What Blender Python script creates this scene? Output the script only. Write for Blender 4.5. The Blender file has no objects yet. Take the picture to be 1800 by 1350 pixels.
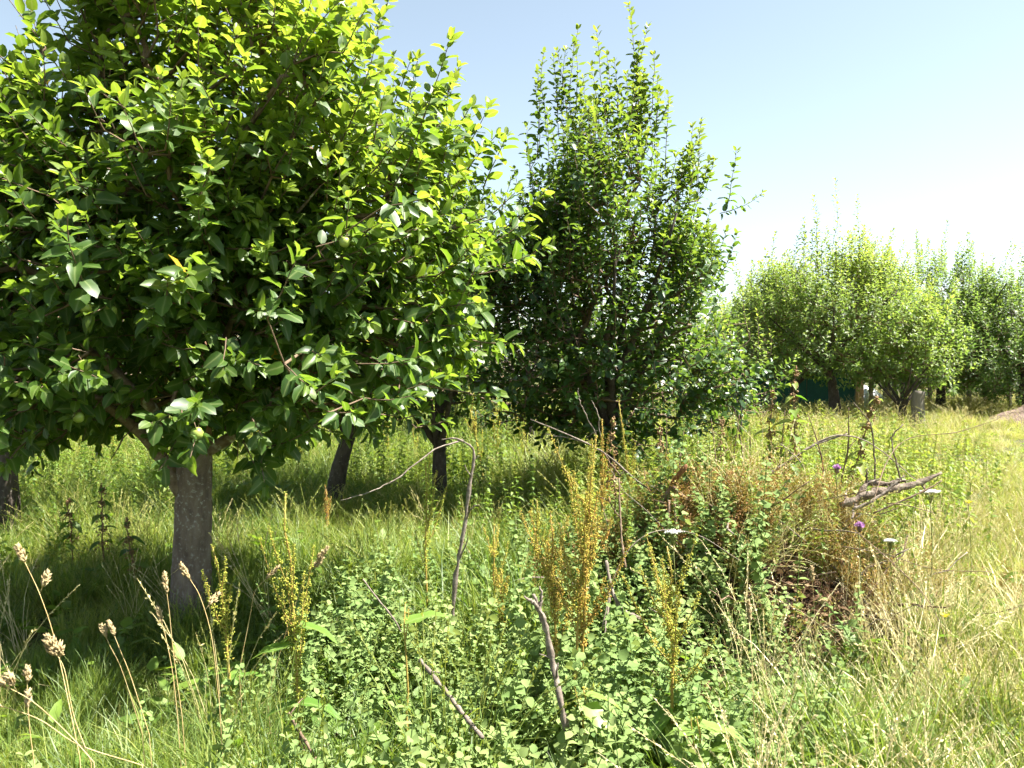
import bpy, math, random
import numpy as np
from mathutils import Matrix, Vector

# ------------------------------------------------------------------ camera, sky, sun, exposure
SC = bpy.context.scene
COL = SC.collection
CAM_Z, FPX, PITCH = 1.5, 1350.0, math.atan(50 / 1350)
cam_d = bpy.data.cameras.new("camera")
cam_d.sensor_width = 36; cam_d.lens = 36 * FPX / 1800
cam_d.clip_start = 0.05; cam_d.clip_end = 2000
cam = bpy.data.objects.new("camera", cam_d); COL.objects.link(cam)
cam.location = (0, 0, CAM_Z); cam.rotation_euler = (math.pi / 2 - PITCH, 0, 0)
SC.camera = cam

SUN_EL, SUN_AZ = math.radians(58), math.radians(93)      # azimuth clockwise from the view direction
w = bpy.data.worlds.new("World"); SC.world = w; w.use_nodes = True
nt = w.node_tree; nt.nodes.clear()
sky = nt.nodes.new("ShaderNodeTexSky"); sky.sky_type = 'NISHITA'; sky.sun_disc = False
sky.sun_elevation = SUN_EL; sky.sun_rotation = SUN_AZ
sky.altitude = 50; sky.air_density = 1.0; sky.dust_density = 0.5; sky.ozone_density = 1.0
bg = nt.nodes.new("ShaderNodeBackground"); bg.inputs[1].default_value = 0.053
wo = nt.nodes.new("ShaderNodeOutputWorld")
hs = nt.nodes.new("ShaderNodeHueSaturation"); hs.inputs["Saturation"].default_value = 0.66; hs.inputs["Hue"].default_value = 0.484
nt.links.new(sky.outputs[0], hs.inputs["Color"]); nt.links.new(hs.outputs[0], bg.inputs[0]); nt.links.new(bg.outputs[0], wo.inputs[0])

sun_d = bpy.data.lights.new("sun", 'SUN'); sun_d.energy = 5.0; sun_d.angle = math.radians(0.53)
sun_d.color = (1.0, 0.955, 0.88)
sun = bpy.data.objects.new("sun", sun_d); COL.objects.link(sun)
TO_SUN = Vector((math.cos(SUN_EL) * math.sin(SUN_AZ), math.cos(SUN_EL) * math.cos(SUN_AZ), math.sin(SUN_EL)))
sun.rotation_euler = TO_SUN.to_track_quat('Z', 'Y').to_euler(); sun.location = TO_SUN * 30

SC.view_settings.view_transform = 'Standard'; SC.view_settings.look = 'None'
SC.view_settings.exposure = 2.18; SC.view_settings.gamma = 1.0; SC.view_settings.use_curve_mapping = False
SC.render.engine = 'CYCLES'
SC.cycles.max_bounces = 6; SC.cycles.diffuse_bounces = 4; SC.cycles.glossy_bounces = 1
SC.cycles.transmission_bounces = 5; SC.cycles.transparent_max_bounces = 2
SC.cycles.use_adaptive_sampling = True; SC.cycles.adaptive_threshold = 0.05; SC.cycles.adaptive_min_samples = 16
SC.cycles.caustics_reflective = False; SC.cycles.caustics_refractive = False
SC.cycles.debug_use_spatial_splits = True

# ------------------------------------------------------------------ helpers
R = np.random.default_rng(11)
random.seed(4)
CT, ST = math.cos(PITCH), math.sin(PITCH)

def P(px, py, y):
    """The place at forward distance y that the photograph shows at pixel (px, py) of 1800 x 1350."""
    a = (px - 900) / FPX; b = (675 - py) / FPX
    t = y / (CT + b * ST)
    return np.array((a * t, y, CAM_Z + t * (b * CT - ST)))

def project(p):
    p = np.asarray(p, float); q = p - np.array((0, 0, CAM_Z))
    f = q[..., 1] * CT - q[..., 2] * ST; u = q[..., 1] * ST + q[..., 2] * CT
    f = np.maximum(f, 1e-3)
    return 900 + FPX * q[..., 0] / f, 675 - FPX * u / f, f

def gz(x, y):
    x = np.asarray(x, float); y = np.asarray(y, float)
    z = 0.03 * np.sin(x * 1.3 + 0.4) * np.sin(y * 0.9 + 1) + 0.02 * np.sin(x * 3.1 + y * 2.3)
    return z

HX, HY = 1.22, 4.15
def heap(x, y):
    x = np.asarray(x, float); y = np.asarray(y, float)
    d = ((x - HX) / 0.95) ** 2 + ((y - HY) / 0.62) ** 2
    return 0.64 * np.exp(-d * 1.1) * (1 + 0.12 * np.sin(7 * x + 5 * y))

def surf(x, y):
    return gz(x, y) + heap(x, y)

def unit(v):
    v = np.asarray(v, float)
    return v / np.maximum(np.linalg.norm(v, axis=-1, keepdims=True), 1e-9)

def mesh_np(name, V, F, attrs=None, smooth=True, mats=()):
    """V (n,3); F (m,k) one array, or a list of arrays of tris/quads."""
    me = bpy.data.meshes.new(name)
    Fs = F if isinstance(F, list) else [F]
    Fs = [np.asarray(f, np.int32) for f in Fs if len(f)]
    V = np.asarray(V, np.float32)
    me.vertices.add(len(V)); me.vertices.foreach_set("co", V.ravel())
    nl = sum(f.size for f in Fs); nf = sum(len(f) for f in Fs)
    me.loops.add(nl); me.loops.foreach_set("vertex_index", np.concatenate([f.ravel() for f in Fs]))
    me.polygons.add(nf)
    sizes = np.concatenate([np.full(len(f), f.shape[1], np.int32) for f in Fs])
    me.polygons.foreach_set("loop_start", np.concatenate([[0], np.cumsum(sizes)[:-1]]).astype(np.int32))
    me.polygons.foreach_set("use_smooth", np.full(nf, smooth))
    for k, a in (attrs or {}).items():
        at = me.attributes.new(k, 'FLOAT', 'POINT'); at.data.foreach_set("value", np.asarray(a, np.float32))
    for m in mats: me.materials.append(m)
    me.update(calc_edges=True); me.validate()
    return me

def obj(name, me, parent=None, loc=None, **props):
    o = bpy.data.objects.new(name, me); COL.objects.link(o)
    if parent is not None: o.parent = parent
    if loc is not None: o.location = loc
    for k, v in props.items(): o[k] = v
    return o

def thing(name, label, cat, loc=(0, 0, 0), group=None):
    o = bpy.data.objects.new(name, None); COL.objects.link(o); o.empty_display_size = 0.1
    o.location = loc; o["label"] = label; o["category"] = cat; o["kind"] = "thing"
    if group: o["group"] = group
    return o

class Geo:
    """Collects verts, tris/quads and point attributes for one mesh."""
    def __init__(s): s.V = []; s.T = []; s.Q = []; s.A = {}; s.n = 0
    def add(s, V, T=None, Q=None, **A):
        V = np.asarray(V, float).reshape(-1, 3)
        if T is not None and len(T): s.T.append(np.asarray(T) + s.n)
        if Q is not None and len(Q): s.Q.append(np.asarray(Q) + s.n)
        for k, a in A.items():
            s.A.setdefault(k, []).append(np.broadcast_to(np.asarray(a, float), (len(V),)))
        s.V.append(V); s.n += len(V)
    def mesh(s, name, mat, off=None, smooth=True):
        V = np.concatenate(s.V)
        if off is not None: V = V - np.asarray(off)
        F = []
        if s.T: F.append(np.concatenate(s.T))
        if s.Q: F.append(np.concatenate(s.Q))
        return mesh_np(name, V, F, {k: np.concatenate(a) for k, a in s.A.items()}, smooth, (mat,) if mat else ())

def spline(pts, n):
    """Catmull-Rom through pts (k,m) sampled at n points."""
    p = np.asarray(pts, float)
    if len(p) == 2: return p[0] + (p[1] - p[0]) * np.linspace(0, 1, n)[:, None]
    q = np.vstack([2 * p[0] - p[1], p, 2 * p[-1] - p[-2]])
    t = np.linspace(0, len(p) - 1 - 1e-6, n); i = t.astype(int); u = (t - i)[:, None]
    a, b, c, d = q[i], q[i + 1], q[i + 2], q[i + 3]
    return 0.5 * (2 * b + (c - a) * u + (2 * a - 5 * b + 4 * c - d) * u ** 2 + (3 * b - a - 3 * c + d) * u ** 3)

def tube(pts, rad, sides=6, rough=0.0, rng=R, cap=True):
    pts = np.asarray(pts, float); n = len(pts); rad = np.broadcast_to(np.asarray(rad, float), (n,))
    t = np.gradient(pts, axis=0); t = unit(t)
    ref = np.array((0.31, 0.95, 0.05)) if abs(t[:, 2]).mean() > 0.6 else np.array((0.05, 0.1, 0.99))
    u = unit(np.cross(t, ref)); v = np.cross(t, u)
    a = np.linspace(0, 2 * math.pi, sides, endpoint=False)
    rr = rad[:, None] * (1 + (rough * rng.normal(size=(n, sides)) if rough else 0))
    V = pts[:, None] + (u[:, None] * np.cos(a)[None, :, None] + v[:, None] * np.sin(a)[None, :, None]) * rr[..., None]
    i = np.arange(n - 1)[:, None] * sides; j = np.arange(sides)[None]; k = (j + 1) % sides
    Q = np.stack([i + j, i + k, i + sides + k, i + sides + j], -1).reshape(-1, 4)
    V = V.reshape(-1, 3); T = None
    if cap:
        V = np.vstack([V, pts[0], pts[-1]]); c0, c1 = n * sides, n * sides + 1; j = np.arange(sides); k = (j + 1) % sides
        b = (n - 1) * sides
        T = np.vstack([np.stack([np.full(sides, c0), k, j], 1), np.stack([np.full(sides, c1), b + j, b + k], 1)])
    return V, T, Q

# ------------------------------------------------------------------ materials
def new_mat(name):
    m = bpy.data.materials.new(name); m.use_nodes = True
    n = m.node_tree.nodes; n.clear()
    return m, n, m.node_tree.links

def ramp(n, l, fac, stops, interp='LINEAR'):
    r = n.new("ShaderNodeValToRGB"); r.color_ramp.interpolation = interp
    e = r.color_ramp.elements
    while len(e) < len(stops): e.new(0.5)
    for el, (p, c) in zip(e, stops): el.position = p; el.color = (*c, 1)
    l.new(fac, r.inputs[0]); return r.outputs[0]

def mix(n, l, fac, a, b, typ='MIX'):
    m = n.new("ShaderNodeMix"); m.data_type = 'RGBA'; m.blend_type = typ
    for s, v in ((m.inputs[0], fac), (m.inputs[6], a), (m.inputs[7], b)):
        if isinstance(v, (int, float)): s.default_value = v
        elif isinstance(v, tuple): s.default_value = (*v, 1)
        else: l.new(v, s)
    return m.outputs[2]

def math_n(n, l, op, a, b=0.0):
    m = n.new("ShaderNodeMath"); m.operation = op
    for s, v in ((m.inputs[0], a), (m.inputs[1], b)):
        if isinstance(v, (int, float)): s.default_value = v
        else: l.new(v, s)
    return m.outputs[0]

def attr(n, name, typ='GEOMETRY'):
    a = n.new("ShaderNodeAttribute"); a.attribute_name = name; a.attribute_type = typ; return a.outputs["Fac"]

def leafy(name, stops, tstops, key='tint', rough=0.42, trans=0.42, spec=0.5, inst=0.0, vein=False, spot=None):
    """Thin leaf tissue: reflecting side plus light let through. Colour by a per-leaf value."""
    m, n, l = new_mat(name)
    f = attr(n, key)
    if inst:
        g = attr(n, 'tint', 'INSTANCER')
        f = math_n(n, l, 'ADD', math_n(n, l, 'MULTIPLY', f, 1 - inst), math_n(n, l, 'MULTIPLY', g, inst))
    c = ramp(n, l, f, stops); t = ramp(n, l, f, tstops)
    if vein:
        v = math_n(n, l, 'POWER', attr(n, 'vein'), 9.0)
        c = mix(n, l, math_n(n, l, 'MULTIPLY', v, 0.55), c, (0.30, 0.36, 0.14))
        t = mix(n, l, math_n(n, l, 'MULTIPLY', v, 0.5), t, (0.42, 0.46, 0.12))
    tc = n.new("ShaderNodeTexCoord"); no = n.new("ShaderNodeTexNoise"); no.inputs["Scale"].default_value = 38; no.inputs["Detail"].default_value = 3
    l.new(tc.outputs["Object"], no.inputs["Vector"])
    br = n.new("ShaderNodeMapRange"); br.inputs[3].default_value = 0.72; br.inputs[4].default_value = 1.28
    l.new(no.outputs[0], br.inputs[0])
    c = mix(n, l, 1.0, c, br.outputs[0], 'MULTIPLY')
    if spot:
        c = mix(n, l, ramp(n, l, no.outputs[0], [(0.66, (0, 0, 0)), (0.72, (1, 1, 1))]), c, spot)
    b = n.new("ShaderNodeBsdfPrincipled"); b.inputs["Roughness"].default_value = rough
    b.inputs["Specular IOR Level"].default_value = spec
    l.new(c, b.inputs["Base Color"])
    tr = n.new("ShaderNodeBsdfTranslucent"); l.new(t, tr.inputs[0])
    mx = n.new("ShaderNodeMixShader"); mx.inputs[0].default_value = trans
    l.new(b.outputs[0], mx.inputs[1]); l.new(tr.outputs[0], mx.inputs[2])
    o = n.new("ShaderNodeOutputMaterial"); l.new(mx.outputs[0], o.inputs[0])
    return m

def solid(name, stops, scale=12.0, rough=0.85, bump=0.4, detail=6, stretch=(1, 1, 1), speck=None, dist=0.01, spec=0.25):
    m, n, l = new_mat(name)
    tc = n.new("ShaderNodeTexCoord"); mp = n.new("ShaderNodeMapping"); mp.inputs["Scale"].default_value = stretch
    l.new(tc.outputs["Object"], mp.inputs[0])
    no = n.new("ShaderNodeTexNoise"); no.inputs["Scale"].default_value = scale; no.inputs["Detail"].default_value = detail
    no.inputs["Roughness"].default_value = 0.65
    l.new(mp.outputs[0], no.inputs["Vector"])
    c = ramp(n, l, no.outputs[0], stops)
    h = no.outputs[0]
    if speck:
        col, sc_, lo, hi = speck
        n2 = n.new("ShaderNodeTexNoise"); n2.inputs["Scale"].default_value = sc_; n2.inputs["Detail"].default_value = 5
        l.new(tc.outputs["Object"], n2.inputs["Vector"])
        k = ramp(n, l, n2.outputs[0], [(lo, (0, 0, 0)), (hi, (1, 1, 1))])
        n3 = n.new("ShaderNodeTexNoise"); n3.inputs["Scale"].default_value = sc_ * 0.12; n3.inputs["Detail"].default_value = 3; l.new(tc.outputs["Object"], n3.inputs["Vector"])
        k = mix(n, l, 1.0, k, ramp(n, l, n3.outputs[0], [(0.40, (0.12, 0.12, 0.12)), (0.62, (1, 1, 1))]), 'MULTIPLY')
        c = mix(n, l, k, c, col); h = math_n(n, l, 'ADD', h, math_n(n, l, 'MULTIPLY', n2.outputs[0], 0.4))
    b = n.new("ShaderNodeBsdfPrincipled"); b.inputs["Roughness"].default_value = rough; b.inputs["Specular IOR Level"].default_value = spec
    l.new(c, b.inputs["Base Color"])
    bp = n.new("ShaderNodeBump"); bp.inputs["Strength"].default_value = bump; bp.inputs["Distance"].default_value = dist
    l.new(h, bp.inputs["Height"]); l.new(bp.outputs[0], b.inputs["Normal"])
    o = n.new("ShaderNodeOutputMaterial"); l.new(b.outputs[0], o.inputs[0])
    return m

M = {}
# apple leaves: 0 dark mature .. 1 young, with sunlight painted in on the sun side, 1+ turning yellow
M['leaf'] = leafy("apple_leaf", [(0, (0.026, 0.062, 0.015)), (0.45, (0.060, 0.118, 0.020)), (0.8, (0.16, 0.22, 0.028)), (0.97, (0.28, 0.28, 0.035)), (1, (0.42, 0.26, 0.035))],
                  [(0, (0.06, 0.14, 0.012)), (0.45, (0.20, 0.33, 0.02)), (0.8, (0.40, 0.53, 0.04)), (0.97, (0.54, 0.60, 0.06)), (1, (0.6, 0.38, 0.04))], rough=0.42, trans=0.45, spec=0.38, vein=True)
M['leaf2'] = leafy("upright_apple_leaf", [(0, (0.028, 0.066, 0.02)), (0.5, (0.065, 0.125, 0.028)), (1, (0.17, 0.23, 0.04))],
                   [(0, (0.06, 0.13, 0.016)), (0.5, (0.17, 0.28, 0.025)), (1, (0.42, 0.50, 0.05))], rough=0.4, trans=0.42)
M['leaf3'] = leafy("far_apple_leaf", [(0, (0.04, 0.085, 0.022)), (0.5, (0.115, 0.17, 0.04)), (1, (0.25, 0.28, 0.06))],
                   [(0, (0.12, 0.24, 0.04)), (0.5, (0.26, 0.40, 0.06)), (1, (0.45, 0.55, 0.07))], rough=0.5, trans=0.45)
M['hedge'] = leafy("hedge_leaf", [(0, (0.02, 0.045, 0.016)), (1, (0.06, 0.10, 0.025))], [(0, (0.04, 0.09, 0.02)), (1, (0.12, 0.2, 0.03))], trans=0.35)
M['grass'] = leafy("grass_blade", [(0, (0.045, 0.095, 0.016)), (0.3, (0.115, 0.175, 0.03)), (0.55, (0.23, 0.265, 0.055)), (0.8, (0.42, 0.38, 0.14)), (1, (0.60, 0.50, 0.25))],
                   [(0, (0.09, 0.19, 0.015)), (0.3, (0.24, 0.36, 0.03)), (0.55, (0.46, 0.52, 0.06)), (0.8, (0.55, 0.5, 0.16)), (1, (0.5, 0.42, 0.2))], rough=0.5, trans=0.4, inst=0.55)
M['straw'] = leafy("straw", [(0, (0.32, 0.34, 0.09)), (0.45, (0.62, 0.53, 0.25)), (1, (0.76, 0.67, 0.41))], [(0, (0.42, 0.42, 0.08)), (1, (0.6, 0.5, 0.28))], rough=0.55, trans=0.25, inst=0.4)
M['mint'] = leafy("mint_leaf", [(0, (0.075, 0.145, 0.038)), (0.5, (0.155, 0.235, 0.07)), (1, (0.27, 0.32, 0.115))], [(0, (0.16, 0.26, 0.05)), (1, (0.42, 0.48, 0.12))], rough=0.75, trans=0.3, spec=0.2, inst=0.45)
M['nettle'] = leafy("nettle_leaf", [(0, (0.06, 0.13, 0.02)), (0.5, (0.15, 0.23, 0.03)), (1, (0.33, 0.33, 0.06))], [(0, (0.14, 0.30, 0.02)), (0.5, (0.34, 0.48, 0.04)), (1, (0.55, 0.55, 0.08))], rough=0.55, trans=0.42, inst=0.5)
M['dock'] = leafy("dock_leaf", [(0, (0.09, 0.19, 0.03)), (0.6, (0.17, 0.27, 0.05)), (1, (0.25, 0.33, 0.09))], [(0, (0.22, 0.42, 0.03)), (1, (0.45, 0.55, 0.12))], rough=0.4, trans=0.4, vein=True)
M['seed'] = leafy("dock_seed", [(0, (0.36, 0.41, 0.07)), (0.5, (0.50, 0.44, 0.09)), (1, (0.48, 0.25, 0.07))], [(0, (0.5, 0.56, 0.07)), (0.5, (0.66, 0.56, 0.08)), (1, (0.62, 0.32, 0.07))], spec=0.15, rough=0.75, trans=0.35)
M['rust'] = leafy("rust_weed", [(0, (0.15, 0.20, 0.045)), (0.4, (0.32, 0.30, 0.08)), (0.7, (0.44, 0.26, 0.09)), (1, (0.34, 0.15, 0.06))], [(0, (0.22, 0.28, 0.04)), (0.5, (0.5, 0.34, 0.07)), (1, (0.4, 0.15, 0.04))], rough=0.6, trans=0.3, inst=0.5)
M['head'] = leafy("cocksfoot_head", [(0, (0.32, 0.24, 0.12)), (1, (0.46, 0.37, 0.20))], [(0, (0.5, 0.36, 0.2)), (1, (0.6, 0.48, 0.3))], rough=0.7, trans=0.25, spec=0.1)
M['stemstraw'] = solid("straw_stem", [(0.3, (0.40, 0.26, 0.10)), (0.7, (0.52, 0.42, 0.20))], 20, 0.6, 0.05)
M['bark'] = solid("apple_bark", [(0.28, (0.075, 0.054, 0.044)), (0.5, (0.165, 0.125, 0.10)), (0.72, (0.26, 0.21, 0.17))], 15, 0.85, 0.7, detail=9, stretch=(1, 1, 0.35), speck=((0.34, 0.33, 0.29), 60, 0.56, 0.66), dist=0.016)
M['limb'] = solid("apple_limb_bark", [(0.25, (0.09, 0.062, 0.042)), (0.5, (0.17, 0.125, 0.085)), (0.75, (0.27, 0.22, 0.16))], 26, 0.85, 0.7, speck=((0.42, 0.42, 0.33), 22, 0.56, 0.66), dist=0.012)
M['leader'] = solid("young_leader_bark", [(0.25, (0.16, 0.085, 0.045)), (0.6, (0.26, 0.15, 0.085)), (0.8, (0.34, 0.23, 0.14))], 16, 0.7, 0.4, stretch=(1, 1, 0.35))
M['twig'] = solid("apple_twig", [(0.3, (0.09, 0.06, 0.04)), (0.7, (0.19, 0.13, 0.08))], 30, 0.75, 0.2)
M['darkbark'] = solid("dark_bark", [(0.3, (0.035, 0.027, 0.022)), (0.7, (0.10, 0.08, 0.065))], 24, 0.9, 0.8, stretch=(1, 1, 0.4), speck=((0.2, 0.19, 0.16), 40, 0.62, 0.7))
M['dead'] = solid("dead_wood", [(0.25, (0.08, 0.06, 0.045)), (0.5, (0.18, 0.145, 0.115)), (0.75, (0.34, 0.29, 0.24))], 40, 0.85, 0.6, stretch=(1, 1, 1), speck=((0.07, 0.05, 0.04), 24, 0.60, 0.66), dist=0.006)
M['deadbrown'] = solid("dead_brown_wood", [(0.25, (0.07, 0.045, 0.03)), (0.5, (0.17, 0.115, 0.075)), (0.75, (0.30, 0.23, 0.16))], 36, 0.85, 0.6, dist=0.006)
M['deadmoss'] = solid("lichened_wood", [(0.3, (0.06, 0.042, 0.032)), (0.5, (0.15, 0.115, 0.085)), (0.75, (0.3, 0.25, 0.2))], 30, 0.9, 0.9, speck=((0.26, 0.22, 0.15), 30, 0.56, 0.64), dist=0.012)
M['brokenend'] = solid("broken_wood", [(0.3, (0.12, 0.05, 0.022)), (0.7, (0.28, 0.13, 0.06))], 50, 0.8, 0.5)
M['greenstem'] = solid("green_stem", [(0.3, (0.10, 0.13, 0.03)), (0.7, (0.20, 0.20, 0.06))], 20, 0.6, 0.1)
M['redstem'] = solid("dock_stem", [(0.3, (0.24, 0.22, 0.05)), (0.55, (0.34, 0.24, 0.06)), (0.75, (0.36, 0.17, 0.06))], 9, 0.55, 0.1)
M['drystem'] = solid("dry_stem", [(0.3, (0.12, 0.075, 0.04)), (0.7, (0.26, 0.17, 0.09))], 20, 0.8, 0.2)
M['apple'] = solid("green_apple", [(0.3, (0.20, 0.28, 0.05)), (0.7, (0.36, 0.42, 0.10))], 14, 0.35, 0.03, spec=0.5)
M['ground'] = solid("meadow_soil", [(0.3, (0.035, 0.032, 0.016)), (0.5, (0.075, 0.075, 0.028)), (0.72, (0.15, 0.13, 0.055))], 7, 0.95, 0.8, detail=9, speck=((0.06, 0.095, 0.02), 2.2, 0.45, 0.6), dist=0.04)
M['heap'] = solid("heap_soil", [(0.3, (0.018, 0.012, 0.009)), (0.6, (0.05, 0.034, 0.024)), (0.8, (0.10, 0.07, 0.05))], 16, 0.95, 1.0, detail=9, dist=0.04)
M['mound'] = solid("bare_earth", [(0.25, (0.09, 0.062, 0.046)), (0.5, (0.18, 0.13, 0.10)), (0.75, (0.27, 0.205, 0.16))], 3.0, 0.95, 1.0, detail=10, dist=0.12)
M['net'] = solid("windbreak_net", [(0.3, (0.012, 0.06, 0.058)), (0.7, (0.025, 0.095, 0.09))], 30, 0.7, 0.1)
M['post'] = solid("fence_post_wood", [(0.3, (0.13, 0.11, 0.09)), (0.7, (0.24, 0.21, 0.17))], 14, 0.85, 0.4, stretch=(1, 1, 0.2))
M['postfresh'] = solid("fresh_post_wood", [(0.3, (0.36, 0.21, 0.11)), (0.7, (0.48, 0.30, 0.17))], 14, 0.8, 0.3, stretch=(1, 1, 0.2))
M['wire'] = solid("fence_wire", [(0.3, (0.2, 0.2, 0.2)), (0.7, (0.3, 0.3, 0.3))], 14, 0.5, 0.0)
M['sheet'] = solid("white_sheet", [(0.3, (0.62, 0.64, 0.68)), (0.7, (0.74, 0.76, 0.8))], 4, 0.6, 0.2)
M['purple'] = leafy("purple_petal", [(0, (0.50, 0.30, 0.50)), (1, (0.62, 0.44, 0.62))], [(0, (0.5, 0.18, 0.55)), (1, (0.6, 0.3, 0.6))], trans=0.3)
M['white'] = leafy("white_floret", [(0, (0.62, 0.62, 0.56)), (1, (0.76, 0.76, 0.72))], [(0, (0.6, 0.62, 0.5)), (1, (0.7, 0.7, 0.6))], trans=0.25)
M['yellow'] = leafy("yellow_petal", [(0, (0.6, 0.5, 0.03)), (1, (0.7, 0.6, 0.05))], [(0, (0.6, 0.5, 0.03)), (1, (0.7, 0.6, 0.05))], trans=0.3)

# ------------------------------------------------------------------ leaf templates (unit length along +X, face up +Z)
def leaf_template(width=0.56, fold=0.16, curl=0.18, wave=0.0, stations=(0.2, 0.5, 0.8), prof=(0.74, 1.0, 0.66), petiole=0.0):
    V = [(0, 0, 0)]; vein = [1.0]
    for s, p in zip(stations, prof):
        hw = 0.5 * width * p; zc = -curl * s * s
        for y in (-hw, 0, hw):
            zz = zc + (abs(y) * fold * 2 if y else 0) + wave * math.sin(s * 9 + (1 if y > 0 else 2.2)) * (1 if y else 0)
            V.append((s, y, zz)); vein.append(0.0 if y else 1.0)
    V.append((1, 0, -curl)); vein.append(1.0)
    k = len(stations); T = [(0, 2, 1), (0, 3, 2)]
    for i in range(k - 1):
        a = 1 + 3 * i; b = a + 3
        T += [(a, a + 1, b + 1), (a, b + 1, b), (a + 1, a + 2, b + 2), (a + 1, b + 2, b + 1)]
    a = 1 + 3 * (k - 1); e = len(V) - 1
    T += [(a, a + 1, e), (a + 1, a + 2, e)]
    return np.array(V, float), np.array(T), np.array(vein)

S3 = (0.13, 0.46, 0.80)
TPL_NEAR = [leaf_template(0.62, 0.10, 0.10, 0.02, S3, (0.74, 1.0, 0.74)), leaf_template(0.56, 0.22, 0.24, 0.03, S3, (0.78, 1.0, 0.70)), leaf_template(0.68, 0.05, 0.34, 0.04, S3, (0.80, 1.0, 0.72)), leaf_template(0.50, 0.34, 0.05, 0.03, S3, (0.7, 1.0, 0.74)),
            leaf_template(0.60, 0.28, 0.55, 0.05, S3, (0.85, 1.0, 0.6)), leaf_template(0.46, 0.40, 0.32, 0.04, S3, (0.66, 1.0, 0.76)), leaf_template(0.64, -0.06, 0.18, 0.05, S3, (0.88, 1.0, 0.66))]
TPL_MID = [leaf_template(0.52, 0.15, 0.15, 0, (0.5,), (1,)), leaf_template(0.48, 0.25, 0.25, 0, (0.5,), (1,))]

def frames(d, nrm):
    x = unit(d); z = nrm - (nrm * x).sum(-1, keepdims=True) * x; z = unit(z); y = np.cross(z, x)
    return np.stack([x, y, z], -1)          # columns

def leaves_geo(pos, d, nrm, size, tint, tpls, which):
    V_, T_, A_, B_ = [], [], [], []; n = 0
    Fm = frames(d, nrm)
    for k, (tv, tt, vn) in enumerate(tpls):
        m = np.where(which == k)[0]
        if not len(m): continue
        W = np.einsum('nij,vj->nvi', Fm[m], tv) * size[m][:, None, None] + pos[m][:, None]
        V_.append(W.reshape(-1, 3))
        T_.append((tt[None] + (np.arange(len(m)) * len(tv))[:, None, None]).reshape(-1, 3) + n)
        A_.append(np.repeat(tint[m], len(tv))); B_.append(np.tile(vn, len(m)))
        n += len(m) * len(tv)
    return np.concatenate(V_), np.concatenate(T_), {'tint': np.concatenate(A_), 'vein': np.concatenate(B_)}

LEAFCACHE = {}
def leaf_mesh(tpls, k, tint, mat, tag):
    q = round(float(tint) * 10) / 10; key = (tag, k, q)
    if key not in LEAFCACHE:
        tv, tt, vn = tpls[k]
        LEAFCACHE[key] = mesh_np("leaf", tv, tt, {'tint': np.full(len(tv), q), 'vein': vn}, True, (mat,))
    return LEAFCACHE[key]

# ------------------------------------------------------------------ ground
def make_ground():
    xs = np.concatenate([-np.geomspace(300, 12, 22), np.linspace(-11.5, 13.5, 126), np.geomspace(14, 300, 22)])
    ys = np.concatenate([-np.geomspace(200, 4, 14), np.linspace(-3.5, 24, 138), np.geomspace(25, 400, 26)])
    X, Y = np.meshgrid(xs, ys); Z = gz(X, Y)
    nx = len(xs); i = np.arange(len(ys) - 1)[:, None] * nx; j = np.arange(nx - 1)[None]
    Q = np.stack([i + j, i + j + 1, i + j + 1 + nx, i + j + nx], -1).reshape(-1, 4)
    o = obj("ground", mesh_np("ground", np.stack([X, Y, Z], -1).reshape(-1, 3), Q, None, True, (M['ground'],)))
    o["kind"] = "structure"
make_ground()

# ------------------------------------------------------------------ trees
UP = np.array((0, 0, 1.0))

def crown_points(rng, n, c, prof, ydepth, shell=0.55, clumps=0, spread=0.14):
    """Points inside a turned profile prof = [(z, half width)], crowded towards the outside and into clumps."""
    if clumps:
        cen = crown_points(rng, clumps, c, prof, ydepth, shell * 0.8); k = int(n * 0.74); w = rng.gamma(2.0, 1.0, clumps); pick = rng.choice(clumps, k, p=w / w.sum())
        return np.vstack([cen[pick] + rng.normal(size=(k, 3)) * spread * np.array((1, 1, 0.85)), crown_points(rng, n - k, c, prof, ydepth, shell)])
    z0, z1 = prof[0][0], prof[-1][0]; zs = [p[0] for p in prof]; ws = [p[1] for p in prof]
    zz = np.linspace(z0, z1, 200); ww = np.interp(zz, zs, ws); cdf = np.cumsum(ww ** 1.5 + 0.02); cdf /= cdf[-1]
    z = np.interp(rng.random(n), cdf, zz)
    a = rng.random(n) * 2 * math.pi
    lump = 1 + 0.15 * np.sin(a * 3 + z * 2.1 + c[0]) + 0.12 * np.sin(a * 5 - z * 3.7 + c[1]) + 0.06 * np.sin(a * 9 + z * 7)
    r = np.interp(z, zs, ws) * lump * rng.random(n) ** shell
    return np.stack([c[0] + r * np.cos(a), c[1] + r * np.sin(a) * ydepth, z], 1)

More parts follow.
